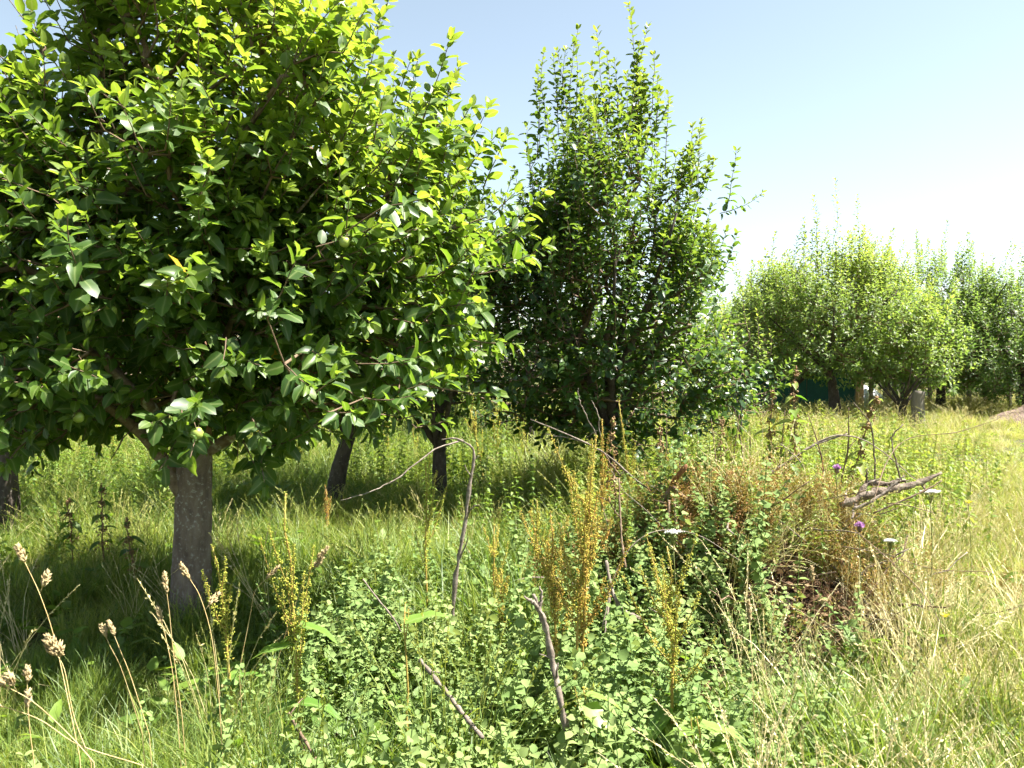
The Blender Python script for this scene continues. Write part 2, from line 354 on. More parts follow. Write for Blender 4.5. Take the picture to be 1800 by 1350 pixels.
def grow(rng, trunk_pts, limbs, targets, centre, seg=0.16):
    """Skeleton: trunk + given limbs, every target joined to the nearest suitable node. Returns nodes, parents, paths."""
    N = [trunk_pts[0]]; par = [-1]
    for p in trunk_pts[1:]: N.append(p); par.append(len(N) - 2)
    ntr = len(N); trunk_ids = list(range(ntr)); limb_ids = []
    for start, pts in limbs:
        prev = min(trunk_ids, key=lambda i: np.linalg.norm(N[i] - pts[0])) if start is None else start
        ids = [prev]
        for p in pts[1:]:
            N.append(p); par.append(prev); prev = len(N) - 1; ids.append(prev)
        limb_ids.append(ids)
    fork = trunk_pts[-1]
    order = np.argsort(np.linalg.norm(targets - fork, axis=1) + rng.random(len(targets)) * 0.25)
    cap = len(N) + len(targets) * 14; A = np.zeros((cap, 3)); A[:len(N)] = N; n = len(N)
    D = np.zeros(cap); D[:n] = np.linalg.norm(A[:n] - fork, axis=1)
    D[:ntr - 3] = 50
    paths = []; tips = []
    for t in targets[order]:
        dv = t - A[:n]; dist = np.linalg.norm(dv, axis=1)
        steep = np.maximum(0, -dv[:, 2] / np.maximum(dist, 1e-6))
        cost = dist + 0.35 * D[:n] * 0.6 + dist * 0.5 * steep
        cost[D[:n] > 40] = 1e9
        k = int(np.argmin(cost)); L = dist[k]
        if L < 0.03: continue
        m = max(1, min(12, int(L / seg)))
        side = rng.normal(size=3) * 0.10 * L; bow = np.array((0, 0, -0.10 * L)) + side
        u = np.linspace(0, 1, m + 1)[1:, None]
        pts = A[k] + dv[k] * u + bow * (4 * u * (1 - u)) * 0.6 + (rng.normal(size=(m, 3)) * 0.012 * (u < 0.999))
        ids = [k]
        for p in pts:
            A[n] = p; D[n] = np.linalg.norm(p - fork); par.append(ids[-1]); ids.append(n); n += 1
        paths.append(ids); tips.append(n - 1)
    return A[:n], np.array(par), paths, tips, trunk_ids, limb_ids

def build_tree(name, label, base, trunk, limbs, prof, centre, *, n_sh=500, ydepth=0.85, seed=0, leaf=0.075, mat='leaf', tpls=TPL_NEAR,
               r_trunk=0.1, shoot=(0.12, 0.38), gap=0.032, upright=0.5, sprouts=(), shell=0.55, spurs=1.0, age=(0.25, 0.5), pick=0,
               bark='darkbark', limb_mat=None, leader=None, group=None, extra=None, clear=None, limb_k=1.0, split=None, long_p=0.10, clumps=0, clump_r=0.15, apples=0, extra_tips=(), sides=5, cat='apple tree', young_lit_top=True, thin=1.0):
    rng = np.random.default_rng(seed)
    base = np.asarray(base, float)
    root = thing(name, label, cat, tuple(base), group)
    trunk = np.asarray(trunk, float)
    tp = spline(trunk[:, :3], 26); trad = np.interp(np.linspace(0, 1, 26), np.linspace(0, 1, len(trunk)), trunk[:, 3])
    lim = [(None, spline(np.asarray(l)[:, :3], 12)) for l in limbs]
    tg = crown_points(rng, n_sh, centre, prof, ydepth, shell, clumps or max(8, n_sh // 15), clump_r)
    tg = tg[tg[:, 2] > prof[0][0] - .05]
    if clear is not None: tg = tg[~clear(tg)]
    if len(extra_tips): tg = np.vstack([tg, np.asarray(extra_tips, float)])
    A, par, paths, tips, tr_ids, limb_ids = grow(rng, tp, lim, tg, centre)
    # pipe-model radii
    n = len(A); kids = np.zeros(n); acc = np.zeros(n); tipset = set(tips)
    for i in tips: acc[i] += 0.0034 ** 2.35
    for i in range(n - 1, 0, -1):
        if acc[i] == 0: acc[i] = 0.0034 ** 2.35
        acc[par[i]] += acc[i]
    rad = acc ** (1 / 2.35)
    # trunk
    gt = Geo(); fl = trad.copy(); fl[:5] *= np.array([1.35, 1.2, 1.1, 1.04, 1.0])
    tt = np.vstack([tp]);
    if split:
        V, T, Q = tube(tt[split - 1:], fl[split - 1:], 14, 0.03, rng); g = Geo(); g.add(V, T, Q); obj("leader", g.mesh("leader", M['leader'], base), root, label="smooth brown upper stem above the fork")
        tt, fl = tt[:split + 1], fl[:split + 1]
    tt2 = spline(np.hstack([tt, fl[:, None]]), len(tt) * 3); ang = np.linspace(0, 2 * math.pi, 28, endpoint=False)
    V, T, Q = tube(tt2[:, :3], tt2[:, 3], 28, 0.008, rng)
    lob = 1 + .05 * np.sin(ang * 3 + 1)[None] * np.linspace(1.6, .5, len(tt2))[:, None] + .035 * np.sin(ang * 5 + np.linspace(0, 5, len(tt2))[:, None]) + .02 * rng.normal(size=(len(tt2), 1)) * np.sin(ang * 2)[None]
    body = V[:-2].reshape(len(tt2), 28, 3); V[:-2] = ((body - tt2[:, None, :3]) * lob[..., None] + tt2[:, None, :3]).reshape(-1, 3); gt.add(V, T, Q)
    obj("trunk", gt.mesh("trunk", M[bark], base), root)
    for ids, l in zip(limb_ids, limbs):
        l = np.asarray(l); pts = np.vstack([l[0, :3], A[ids[1:]]]); rr = limb_k * np.interp(np.linspace(0, 1, len(pts)), np.linspace(0, 1, len(l)), l[:, 3])
        g = Geo(); V, T, Q = tube(pts, rr, 11, 0.05, rng); g.add(V, T, Q)
        obj("limb", g.mesh("limb", M[limb_mat or bark], base), root)
    gb = Geo()
    lp, lt, lg, ls, la, ll = [], [], [], [], [], []          # leaves: place, stem, angle, size, age, spread
    zt = prof[-1][0]; zb = prof[0][0]
    cc = np.array((centre[0], centre[1], centre[2]))
    def put(p, stem, ang, size, a, alpha):
        k = len(ang)
        lp.append(np.broadcast_to(p, (k, 3))); lt.append(np.broadcast_to(stem, (k, 3))); lg.append(ang); ls.append(size); la.append(np.clip(a, 0, 1)); ll.append(alpha)
    for ids in paths:
        rr = np.maximum(rad[ids], 0.0028); rr[0] = min(rr[0], rr[min(1, len(rr) - 1)] * 1.2)
        V, T, Q = tube(A[ids], rr, sides if rr.max() > 0.008 else 4, 0.06, rng, cap=False); gb.add(V, T, Q)
        for i in ids[1:-1]:                      # spur rosettes along thin wood
            for _ in range(int(spurs * 0.9 + rng.random())):
                if rad[i] < 0.022:
                    q = A[i]; k = rng.integers(4, 7); s0 = unit(rng.normal(size=3) * 0.7 + UP * 0.4 + 0.6 * unit(q - cc))
                    put(q + s0 * rng.uniform(0.01, 0.06), s0, rng.random() * 6.28 + np.arange(k) * 2.4, leaf * rng.uniform(0.65, 1.05, k), np.clip(rng.normal(age[0], 0.12, k), 0, 0.9), np.radians(rng.normal(60, 12, k)))
    shoots = [(A[i], None) for i in tips] + [(np.asarray(p, float), (np.asarray(d, float), L)) for p, d, L in sprouts]
    for p, forced in shoots:
        outw = unit((p - cc) * np.array((1, 1, 0.6)))
        hfrac = min(1.0, (p[2] - zb) / (zt - zb))
        if forced: d, L = unit(forced[0]), forced[1]
        else:
            d = unit(outw * (0.75 - 0.3 * hfrac) + UP * (upright * (0.35 + 0.9 * hfrac)) + rng.normal(size=3) * 0.28)
            L = rng.uniform(*shoot) * (0.8 + 0.5 * hfrac)
            if rng.random() < long_p * (0.4 + hfrac): L *= rng.uniform(1.6, 2.4); d = unit(d + UP * 0.5 * upright)
        m = max(3, int(L / 0.06)); pts = [p]; dd = d.copy(); wob = rng.normal(size=(m, 3)) * 0.06
        for q in range(m):
            dd = dd + UP * 0.10 * upright + wob[q]; dd = dd / math.sqrt(dd @ dd); pts.append(pts[-1] + dd * L / m)
        pts = np.array(pts)
        V, T, Q = tube(pts, np.linspace(0.0038, 0.0016, len(pts)), 4, 0, rng, cap=False); gb.add(V, T, Q)
        nl = max(4, int(L / gap * thin)); a0 = rng.random() * 6.28
        sun_side = max(0, 0.55 * hfrac + 0.25 * (outw @ np.array(TO_SUN)))  # sunward shoots get a lighter tint: sunlight painted into leaf colour
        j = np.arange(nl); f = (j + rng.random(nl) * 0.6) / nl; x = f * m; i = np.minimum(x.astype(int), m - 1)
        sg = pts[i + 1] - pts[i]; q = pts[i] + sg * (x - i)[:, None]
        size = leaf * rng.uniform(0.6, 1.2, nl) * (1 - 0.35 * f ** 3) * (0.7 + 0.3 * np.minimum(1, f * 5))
        a = age[0] + (age[1] * sun_side * 0.8 if young_lit_top else 0) + 0.30 * f ** 2 * (0.4 + 0.8 * hfrac) + rng.normal(size=nl) * 0.09
        a = np.where(rng.random(nl) < 0.002, 1.0, np.minimum(a, 0.94))
        put(q, unit(sg), a0 + j * 2.4, size, a, np.radians(rng.normal(62 - 26 * f ** 2, 10)))
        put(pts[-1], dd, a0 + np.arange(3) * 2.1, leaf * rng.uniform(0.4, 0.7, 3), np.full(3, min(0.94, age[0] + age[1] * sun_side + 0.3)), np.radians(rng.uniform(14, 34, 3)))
    obj("branches", gb.mesh("branches", M['twig'], base), root, kind="stuff")
    pos, stem = np.concatenate(lp), np.concatenate(lt); ang, al = np.concatenate(lg)[:, None], np.concatenate(ll)[:, None]
    size, tint = np.concatenate(ls), np.concatenate(la); nL = len(pos)
    ref = np.where((abs(stem[:, 2]) < 0.8)[:, None], np.array((0.3, 0.2, 0.93)), np.array((0.9, 0.3, 0.1)))
    u = unit(np.cross(stem, ref)); v = np.cross(stem, u); out = u * np.cos(ang) + v * np.sin(ang)
    d = stem * np.cos(al) + out * np.sin(al) - UP * (0.28 * rng.random((nL, 1)))
    nn = UP * 0.75 + stem * 0.55 - out * 0.15 + rng.normal(size=(nL, 3)) * 0.32
    pos = pos + out * (size * 0.12)[:, None]
    if clear is not None:
        k = ~clear(pos); pos, d, nn, size, tint = pos[k], d[k], nn[k], size[k], tint[k]
    which = rng.integers(0, len(tpls), len(pos))
    single = np.zeros(len(pos), bool)
    if pick:
        px, py, f = project(pos + unit(d) * size[:, None] * 0.5)
        inside = (px > 5) & (px < 1795) & (py > 5) & (py < 1345)
        cell = (px // 12).astype(int) * 4000 + (py // 12).astype(int)
        best = {}
        for i in np.where(inside)[0]:
            c = cell[i]
            if c not in best or f[i] < f[best[c]]: best[c] = i
        ids = np.array(list(best.values()))
        Fm = frames(d[ids], nn[ids]); view = unit(np.array((0, 0, CAM_Z)) - pos[ids])
        area = (size[ids] / f[ids]) ** 2 * (0.15 + abs((Fm[:, :, 2] * view).sum(1)))
        ids = ids[np.argsort(-area)[:pick]]
        single[ids] = True
        Fm = frames(d[ids], nn[ids])
        for k, i in enumerate(ids):
            o = obj("leaf", leaf_mesh(tpls, which[i], tint[i], M[mat], mat), root)
            mt = np.eye(4); mt[:3, :3] = Fm[k] * size[i]; mt[:3, 3] = pos[i] - base
            o.matrix_local = Matrix(mt.tolist())
    rest = ~single
    V, T, at = leaves_geo(pos[rest], d[rest], nn[rest], size[rest], tint[rest], tpls, which[rest])
    obj("crown", mesh_np("crown", V - base, T, at, True, (M[mat],)), root, kind="stuff")
    if apples:
        px, py, f = project(A[tips]); order = np.argsort(f + rng.random(len(f)) * 0.5 * f)
        cnt = 0
        for i in order:
            if 0 < px[i] < 1800 and A[tips[i]][2] < centre[2] + 0.3:
                p = A[tips[i]] + np.array((0, -0.03, -0.05)); r = rng.uniform(0.019, 0.026)
                apple_part(root, p - base, r); cnt += 1
                if cnt >= apples: break
    print(name, "leaves", len(pos), "verts", len(V))
    return root

APPLE = {}
def apple_part(root, p, r):
    if 'm' not in APPLE:
        k = 12; prof = [(0.0, 0.72), (0.28, 0.9), (0.62, 0.92), (0.93, 0.55), (1.0, 0.05), (0.86, -0.5), (0.5, -0.86), (0.2, -0.92), (0.0, -0.78)]
        V = []; Q = []
        for rr, z in prof:
            for j in range(k): V.append((rr * math.cos(j / k * 6.2832), rr * math.sin(j / k * 6.2832), z))
        for i in range(len(prof) - 1):
            for j in range(k): Q.append((i * k + j, (i + 1) * k + j, (i + 1) * k + (j + 1) % k, i * k + (j + 1) % k))
        APPLE['m'] = mesh_np("apple", np.array(V), np.array(Q), None, True, (M['apple'],))
        V, T, Q = tube(np.array([(0, 0, .7), (.05, .03, 1.2), (.1, .1, 1.9)]), 0.07, 5); APPLE['s'] = mesh_np("apple_stem", V, [T, Q], None, True, (M['twig'],))
    a = obj("apple", APPLE['m'], root, tuple(p)); a.scale = (r, r, r); a.rotation_euler = (R.normal() * 0.3, R.normal() * 0.3, R.random() * 6)
    obj("apple_stem", APPLE['s'], a)

def L3(*rows):      # pixel polyline with depth and radius -> world rows
    return [tuple(P(a, b, y)) + (r,) for a, b, y, r in rows]

# the big apple tree on the left
B1 = np.array((-1.70, 4.05, float(gz(-1.70, 4.05)) - 0.05))
trunk1 = [(*B1, 0.108), tuple(P(336, 1010, 4.05)) + (0.097,), tuple(P(340, 900, 4.05)) + (0.093,), tuple(P(343, 810, 4.05)) + (0.090,), tuple(P(352, 765, 4.05)) + (0.056,), tuple(P(355, 690, 4.05)) + (0.045,), tuple(P(352, 560, 4.1)) + (0.040,), tuple(P(345, 380, 4.1)) + (0.03,)]
limbs1 = [L3((325, 875, 4.03, .056), (292, 820, 4.0, .052), (262, 775, 3.95, .044), (190, 715, 3.8, .032), (80, 640, 3.65, .018)),
          L3((338, 790, 4.0, .052), (300, 755, 3.8, .046), (262, 712, 3.65, .038), (215, 668, 3.5, .028), (130, 590, 3.35, .016)),
          L3((350, 800, 4.05, .050), (400, 772, 4.05, .040), (450, 735, 4.0, .034), (560, 660, 3.9, .026), (690, 600, 3.8, .016)),
          L3((352, 770, 4.1, .045), (320, 620, 4.4, .040), (290, 520, 4.5, .036), (300, 480, 4.4, .034), (335, 440, 4.2, .028), (360, 300, 4.1, .02)),
          L3((356, 760, 4.1, .045), (420, 640, 4.5, .036), (520, 500, 4.8, .028), (620, 380, 4.9, .018)),
          L3((354, 700, 4.05, .03), (410, 560, 3.85, .022), (480, 430, 3.65, .014), (560, 330, 3.5, .006)),
          L3((352, 690, 4.05, .036), (250, 480, 4.2, .028), (150, 330, 4.2, .018))]
prof1 = [(1.10, 0.9), (1.3, 1.28), (1.7, 1.32), (2.2, 1.24), (2.6, 1.0), (3.0, 0.74), (3.3, 0.54), (3.75, 0.22)]
ex1 = [P(130, 700, 3.7), P(200, 660, 3.6), P(60, 600, 3.4), P(240, 700, 4.5), P(150, 735, 4.6), P(100, 690, 4.9), P(190, 720, 4.9), P(110, 640, 4.3), P(40, 720, 4.4), P(180, 600, 4.6), P(250, 640, 4.9), P(70, 740, 4.0), P(420, 690, 4.6), P(470, 720, 4.6), P(520, 700, 4.4), P(600, 690, 4.4),
       P(580, 725, 2.95), P(640, 700, 3.1), P(540, 700, 3.0), P(700, 690, 3.3), P(760, 680, 3.5), P(820, 690, 3.7), P(500, 640, 2.9), P(470, 560, 2.8), P(660, 640, 3.2),
       P(880, 430, 3.9), P(860, 470, 3.8), P(800, 520, 3.7), P(860, 380, 3.9), P(90, 720, 3.3), P(30, 660, 3.2), P(180, 700, 3.3), P(60, 740, 3.6), P(820, 300, 4.1), P(780, 240, 4.1), P(730, 220, 4.2)]
_r = np.random.default_rng(5); _a = _r.random(95) * 6.283; _q = _r.uniform(.5, 1.25, 95)
ex1 += list(np.stack([-1.72 + _q * np.cos(_a), 4.05 + _q * np.sin(_a) * .8, _r.uniform(1.10, 1.5, 95)], 1))      # low skirt of the crown
spr1 = [(P(870, 410, 3.9), (1, -.1, .35), .32), (P(790, 300, 4.0), (.6, 0, .8), .38), (P(760, 220, 4.1), (.45, 0, .9), .34), (P(715, 210, 4.1), (.1, 0, 1), .32), (P(690, 190, 4.1), (.3, 0, 1), .26), (P(850, 330, 4.0), (.4, 0, .9), .3),
        (P(620, 100, 4.1), (.2, 0, 1), .3), (P(60, 150, 4.2), (-.4, 0, 1), .25), (P(150, 60, 4.2), (-.3, 0, 1), .3), (P(840, 690, 3.7), (1, -.2, -.1), .1)]
def clear1(q):      # pruned space round the fork, open towards the viewer
    r = np.hypot(q[:, 0] + 1.72, np.maximum(np.abs(q[:, 1] - 4.05) - .5 * (q[:, 1] < 4.05), 0))
    thin_top = (q[:, 2] > 2.85 + .1 * np.sin(q[:, 0] * 11)) & (q[:, 0] < -2.2)      # the crown falls away on its left shoulder
    return thin_top | (r < .52) & (q[:, 2] < 1.33 - .30 * (r / .52) ** 2 + .12 * np.sin(q[:, 0] * 9) - .10 * (4.05 - q[:, 1]))
build_tree("apple_tree", "big spreading apple tree with thick bare trunk in the shade", B1, trunk1, limbs1, prof1, (-1.72, 4.05, 2.2),
           n_sh=2350, ydepth=0.76, seed=3, leaf=0.094, mat='leaf', tpls=TPL_NEAR, shoot=(0.10, 0.34), gap=0.021, upright=0.55, sprouts=spr1, shell=0.42,
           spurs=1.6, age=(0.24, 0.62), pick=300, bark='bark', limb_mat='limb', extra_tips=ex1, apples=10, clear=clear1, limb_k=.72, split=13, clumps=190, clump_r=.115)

# the upright apple tree in the middle
def straight_trunk(b, h, r, lean=(0, 0), k=5, top=0.35):
    return [(b[0] + lean[0] * t * t, b[1] + lean[1] * t * t, b[2] + h * t, r * (1 - (1 - top) * t)) for t in np.linspace(0, 1, k)]

def auto_limbs(rng, b, h, r, n, reach, rise, lean=(0, 0)):
    out = []
    for i in range(n):
        a = i / n * 6.283 + rng.uniform(-.4, .4); s = rng.uniform(0.45, 0.95); L = reach * rng.uniform(0.7, 1.05); z0 = b[2] + h * s
        x0, y0 = b[0] + lean[0] * s * s, b[1] + lean[1] * s * s
        ca, sa = math.cos(a), math.sin(a)
        out.append([(x0, y0, z0, r * .42), (x0 + ca * L * .3, y0 + sa * L * .3, z0 + rise * .26, r * .3), (x0 + ca * L * .65, y0 + sa * L * .65, z0 + rise * .58, r * .18), (x0 + ca * L, y0 + sa * L, z0 + rise * rng.uniform(.8, 1.1), r * .08)])
    return out

def tree_at(px, y, *, zt, zb, prof_w, r, seed, trunk_h, label, n_limb=6, reach=None, rise=None, lean=(0, 0), cx=None, **kw):
    """Tree with its foot at pixel column px, distance y; prof_w = [(height fraction, half width)]."""
    x = (px - 900) / FPX * y; b = (x, y, float(gz(x, y)) - 0.05)
    rng = np.random.default_rng(seed + 100)
    prof = [(zb + (zt - zb) * f, wd) for f, wd in prof_w]; wm = max(wd for _, wd in prof_w)
    c = (x + lean[0] if cx is None else cx, y + lean[1], (zb + zt) / 2)
    tr = straight_trunk(b, trunk_h, r, lean); lim = auto_limbs(rng, b, trunk_h, r, n_limb, reach or wm * 0.8, rise or (zt - zb) * 0.55, lean)
    return build_tree("apple_tree", label, b, tr, lim, prof, c, seed=seed, r_trunk=r, **kw)

spr2 = [(P(1005, 215, 7), (-.06, 0, 1), .85), (P(1012, 200, 7.05), (0, 0, 1), .62), (P(998, 210, 6.95), (-.1, 0, 1), .6), (P(1060, 210, 7), (.03, 0, 1), .76), (P(1068, 210, 7.1), (.03, 0, 1), .6), (P(1052, 220, 6.95), (.05, .05, 1), .55), (P(1108, 230, 7), (.1, 0, 1), .8), (P(1120, 230, 7.05), (.06, 0, 1), .62), (P(1112, 220, 6.95), (.14, 0, 1), .5),
        (P(945, 280, 7), (-.12, 0, 1), .66), (P(960, 240, 7), (-.1, 0, 1), .62), (P(1170, 300, 7), (.06, 0, 1), .66), (P(980, 200, 7), (-.1, 0, 1), .5), (P(1150, 260, 7), (.15, 0, 1), .5), (P(1190, 370, 7), (.15, 0, 1), .5), (P(1215, 400, 6.9), (.2, 0, 1), .55), (P(1275, 370, 6.9), (.42, 0, 1), .55), (P(1265, 375, 6.9), (1, 0, .12), .42), (P(1200, 330, 7), (.1, 0, 1), .36),
        (P(1250, 450, 7), (.3, 0, 1), .25), (P(1100, 600, 6.2), (0, -.1, 1), .55), (P(1080, 470, 6.1), (.1, -.1, 1), .5), (P(1230, 340, 7), (.1, 0, 1), .3), (P(990, 190, 7), (-.05, 0, 1), .5), (P(1085, 200, 7), (.05, 0, 1), .5)]
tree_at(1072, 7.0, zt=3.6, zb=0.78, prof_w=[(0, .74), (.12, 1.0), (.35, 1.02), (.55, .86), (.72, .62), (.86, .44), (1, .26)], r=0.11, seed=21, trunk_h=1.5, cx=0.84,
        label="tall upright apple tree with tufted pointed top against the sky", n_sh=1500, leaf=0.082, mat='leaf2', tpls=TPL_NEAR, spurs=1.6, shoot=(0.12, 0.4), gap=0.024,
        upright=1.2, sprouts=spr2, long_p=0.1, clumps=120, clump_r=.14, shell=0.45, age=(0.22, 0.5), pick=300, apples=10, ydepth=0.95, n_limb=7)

# orchard trees behind and beside the big tree
MIDKW = dict(mat='leaf2', tpls=TPL_MID, gap=0.026, spurs=1.6, leaf=0.1, shell=0.45, shoot=(0.12, 0.34), age=(0.2, 0.4))
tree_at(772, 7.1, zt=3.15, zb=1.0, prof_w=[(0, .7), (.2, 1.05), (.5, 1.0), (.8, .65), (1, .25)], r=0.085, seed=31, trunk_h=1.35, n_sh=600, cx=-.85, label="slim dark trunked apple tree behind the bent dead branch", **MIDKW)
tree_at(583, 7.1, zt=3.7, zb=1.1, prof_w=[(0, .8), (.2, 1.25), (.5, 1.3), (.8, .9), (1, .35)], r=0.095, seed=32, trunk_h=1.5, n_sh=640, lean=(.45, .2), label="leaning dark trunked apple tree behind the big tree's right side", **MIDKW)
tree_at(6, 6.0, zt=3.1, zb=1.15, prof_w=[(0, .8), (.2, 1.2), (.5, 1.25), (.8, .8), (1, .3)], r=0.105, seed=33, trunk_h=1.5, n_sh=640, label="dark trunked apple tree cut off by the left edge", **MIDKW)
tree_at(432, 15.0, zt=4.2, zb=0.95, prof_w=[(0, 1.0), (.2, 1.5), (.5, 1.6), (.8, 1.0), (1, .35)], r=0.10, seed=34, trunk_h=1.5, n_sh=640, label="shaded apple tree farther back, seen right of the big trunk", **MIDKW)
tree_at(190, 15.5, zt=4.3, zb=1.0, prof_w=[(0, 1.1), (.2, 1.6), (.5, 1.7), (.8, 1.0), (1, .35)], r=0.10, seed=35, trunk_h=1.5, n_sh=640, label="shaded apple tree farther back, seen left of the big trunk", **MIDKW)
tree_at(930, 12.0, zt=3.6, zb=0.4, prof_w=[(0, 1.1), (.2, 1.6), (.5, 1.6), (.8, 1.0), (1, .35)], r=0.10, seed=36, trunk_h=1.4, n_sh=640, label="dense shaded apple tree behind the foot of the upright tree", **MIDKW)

# young trees and the lighter orchard on the right
FARKW = dict(mat='leaf3', tpls=TPL_MID, gap=0.024, spurs=1.8, leaf=0.115, shell=0.5, shoot=(0.16, 0.5), age=(0.3, 0.5), upright=1.0, long_p=0.16, clump_r=.21)
tree_at(1303, 9.0, zt=1.75, zb=0.72, prof_w=[(0, .22), (.3, .36), (.6, .34), (1, .2)], r=0.035, seed=41, trunk_h=0.95, n_sh=60, label="small young apple tree with thin stem among the yellow weeds", n_limb=4,
        **{**FARKW, 'shoot': (0.14, 0.34), 'leaf': 0.075})
tree_at(1205, 11.5, zt=1.9, zb=0.35, prof_w=[(0, .5), (.3, .75), (.6, .7), (1, .4)], r=0.05, seed=42, trunk_h=0.9, n_sh=150, label="low bushy light green tree right of the upright tree's foot", **{**FARKW, 'shoot': (0.14, 0.34), 'age': (0.55, 0.5)})
tree_at(1470, 17.0, zt=3.55, zb=1.0, prof_w=[(0, 1.4), (.2, 2.1), (.45, 2.15), (.7, 1.8), (.9, 1.15), (1, .6)], r=0.15, seed=43, trunk_h=1.7, n_sh=1700, lean=(-.25, 0), cx=7.15, label="broad sunlit yellow-green apple tree in front of the teal netting", n_limb=8, **{**FARKW, 'age': (0.38, 0.5)})
tree_at(1588, 16.0, zt=2.35, zb=0.75, prof_w=[(0, .6), (.3, .95), (.6, .85), (1, .4)], r=0.10, seed=44, trunk_h=1.0, n_sh=170, label="short low-branched apple tree beside the grey post stump", **{**FARKW, 'age': (0.4, 0.5)})
tree_at(1655, 20.0, zt=3.7, zb=0.7, prof_w=[(0, 1.5), (.2, 2.2), (.5, 2.3), (.8, 1.6), (1, .7)], r=0.13, seed=45, trunk_h=1.7, n_sh=1250, label="darker apple tree right of the broad sunlit one", n_limb=8, **{**FARKW, 'age': (0.15, 0.45)})
tree_at(1800, 18.5, zt=3.1, zb=0.5, prof_w=[(0, 1.5), (.2, 2.1), (.5, 2.1), (.8, 1.5), (1, .7)], r=0.13, seed=46, trunk_h=1.6, n_sh=1150, label="grey-green apple tree behind the earth mound at the right edge", n_limb=8, **{**FARKW, 'age': (0.22, 0.4)})
tree_at(1330, 21.0, zt=2.8, zb=1.05, prof_w=[(0, 1.0), (.25, 1.5), (.6, 1.5), (1, .5)], r=0.12, seed=47, trunk_h=1.4, n_sh=650, label="farther apple tree between the upright tree and the broad one", **FARKW)
tree_at(1560, 23.5, zt=3.8, zb=1.1, prof_w=[(0, 1.2), (.25, 2.0), (.6, 1.9), (1, .6)], r=0.13, seed=48, trunk_h=1.6, n_sh=640, label="farthest apple tree rising behind the gap in the netting", **{**FARKW, 'age': (0.2, 0.4)})

tree_at(1395, 19.5, zt=3.1, zb=1.1, prof_w=[(0, 1.2), (.25, 1.6), (.6, 1.6), (1, .6)], r=0.11, seed=49, trunk_h=1.3, n_sh=520, label="half hidden apple tree left behind the broad sunlit one", **{**FARKW, 'age': (0.36, 0.5)})
tree_at(1735, 21.5, zt=3.2, zb=0.45, prof_w=[(0, 1.3), (.25, 1.8), (.6, 1.7), (1, .7)], r=0.11, seed=50, trunk_h=1.3, n_sh=560, label="apple tree filling the gap left of the right edge trees", **{**FARKW, 'age': (0.3, 0.5)})

# far hedge that closes the view under the crowns
def hedge():
    rng = np.random.default_rng(5); n = 34000
    x = rng.uniform(-34, 36, n); h = 2.2 + 0.5 * np.sin(x * 0.7) + 0.4 * np.sin(x * 1.9 + 1)
    z = rng.random(n) ** 0.8 * h; y = 28 + 1.2 * rng.normal(size=n) * (1 - 0.4 * z / 3) + 0.8 * np.sin(x * 0.3)
    pos = np.stack([x, y, z], 1); d = unit(rng.normal(size=(n, 3))); nn = unit(rng.normal(size=(n, 3)) + UP)
    V, T, at = leaves_geo(pos, d, nn, rng.uniform(.16, .30, n), rng.random(n), TPL_MID, rng.integers(0, 2, n))
    g = Geo(); g.add(V, T, tint=at['tint'])
    o = obj("hedge_foliage", g.mesh("hedge_foliage", M['hedge'])); o["kind"] = "stuff"; o["label"] = "dark far hedge closing the view under the trees"; o["category"] = "hedge"
hedge()

# ------------------------------------------------------------------ far fence, posts, earth mound
def box_mesh(name, sx, sy, sz, mat, bev=0.012):
    import bmesh
    bm = bmesh.new(); bmesh.ops.create_cube(bm, size=1)
    for v in bm.verts: v.co = (v.co.x * sx, v.co.y * sy, (v.co.z + 0.5) * sz)
    bmesh.ops.bevel(bm, geom=bm.edges[:], offset=bev, segments=1, affect='EDGES')
    me = bpy.data.meshes.new(name); bm.to_mesh(me); bm.free(); me.materials.append(mat); return me

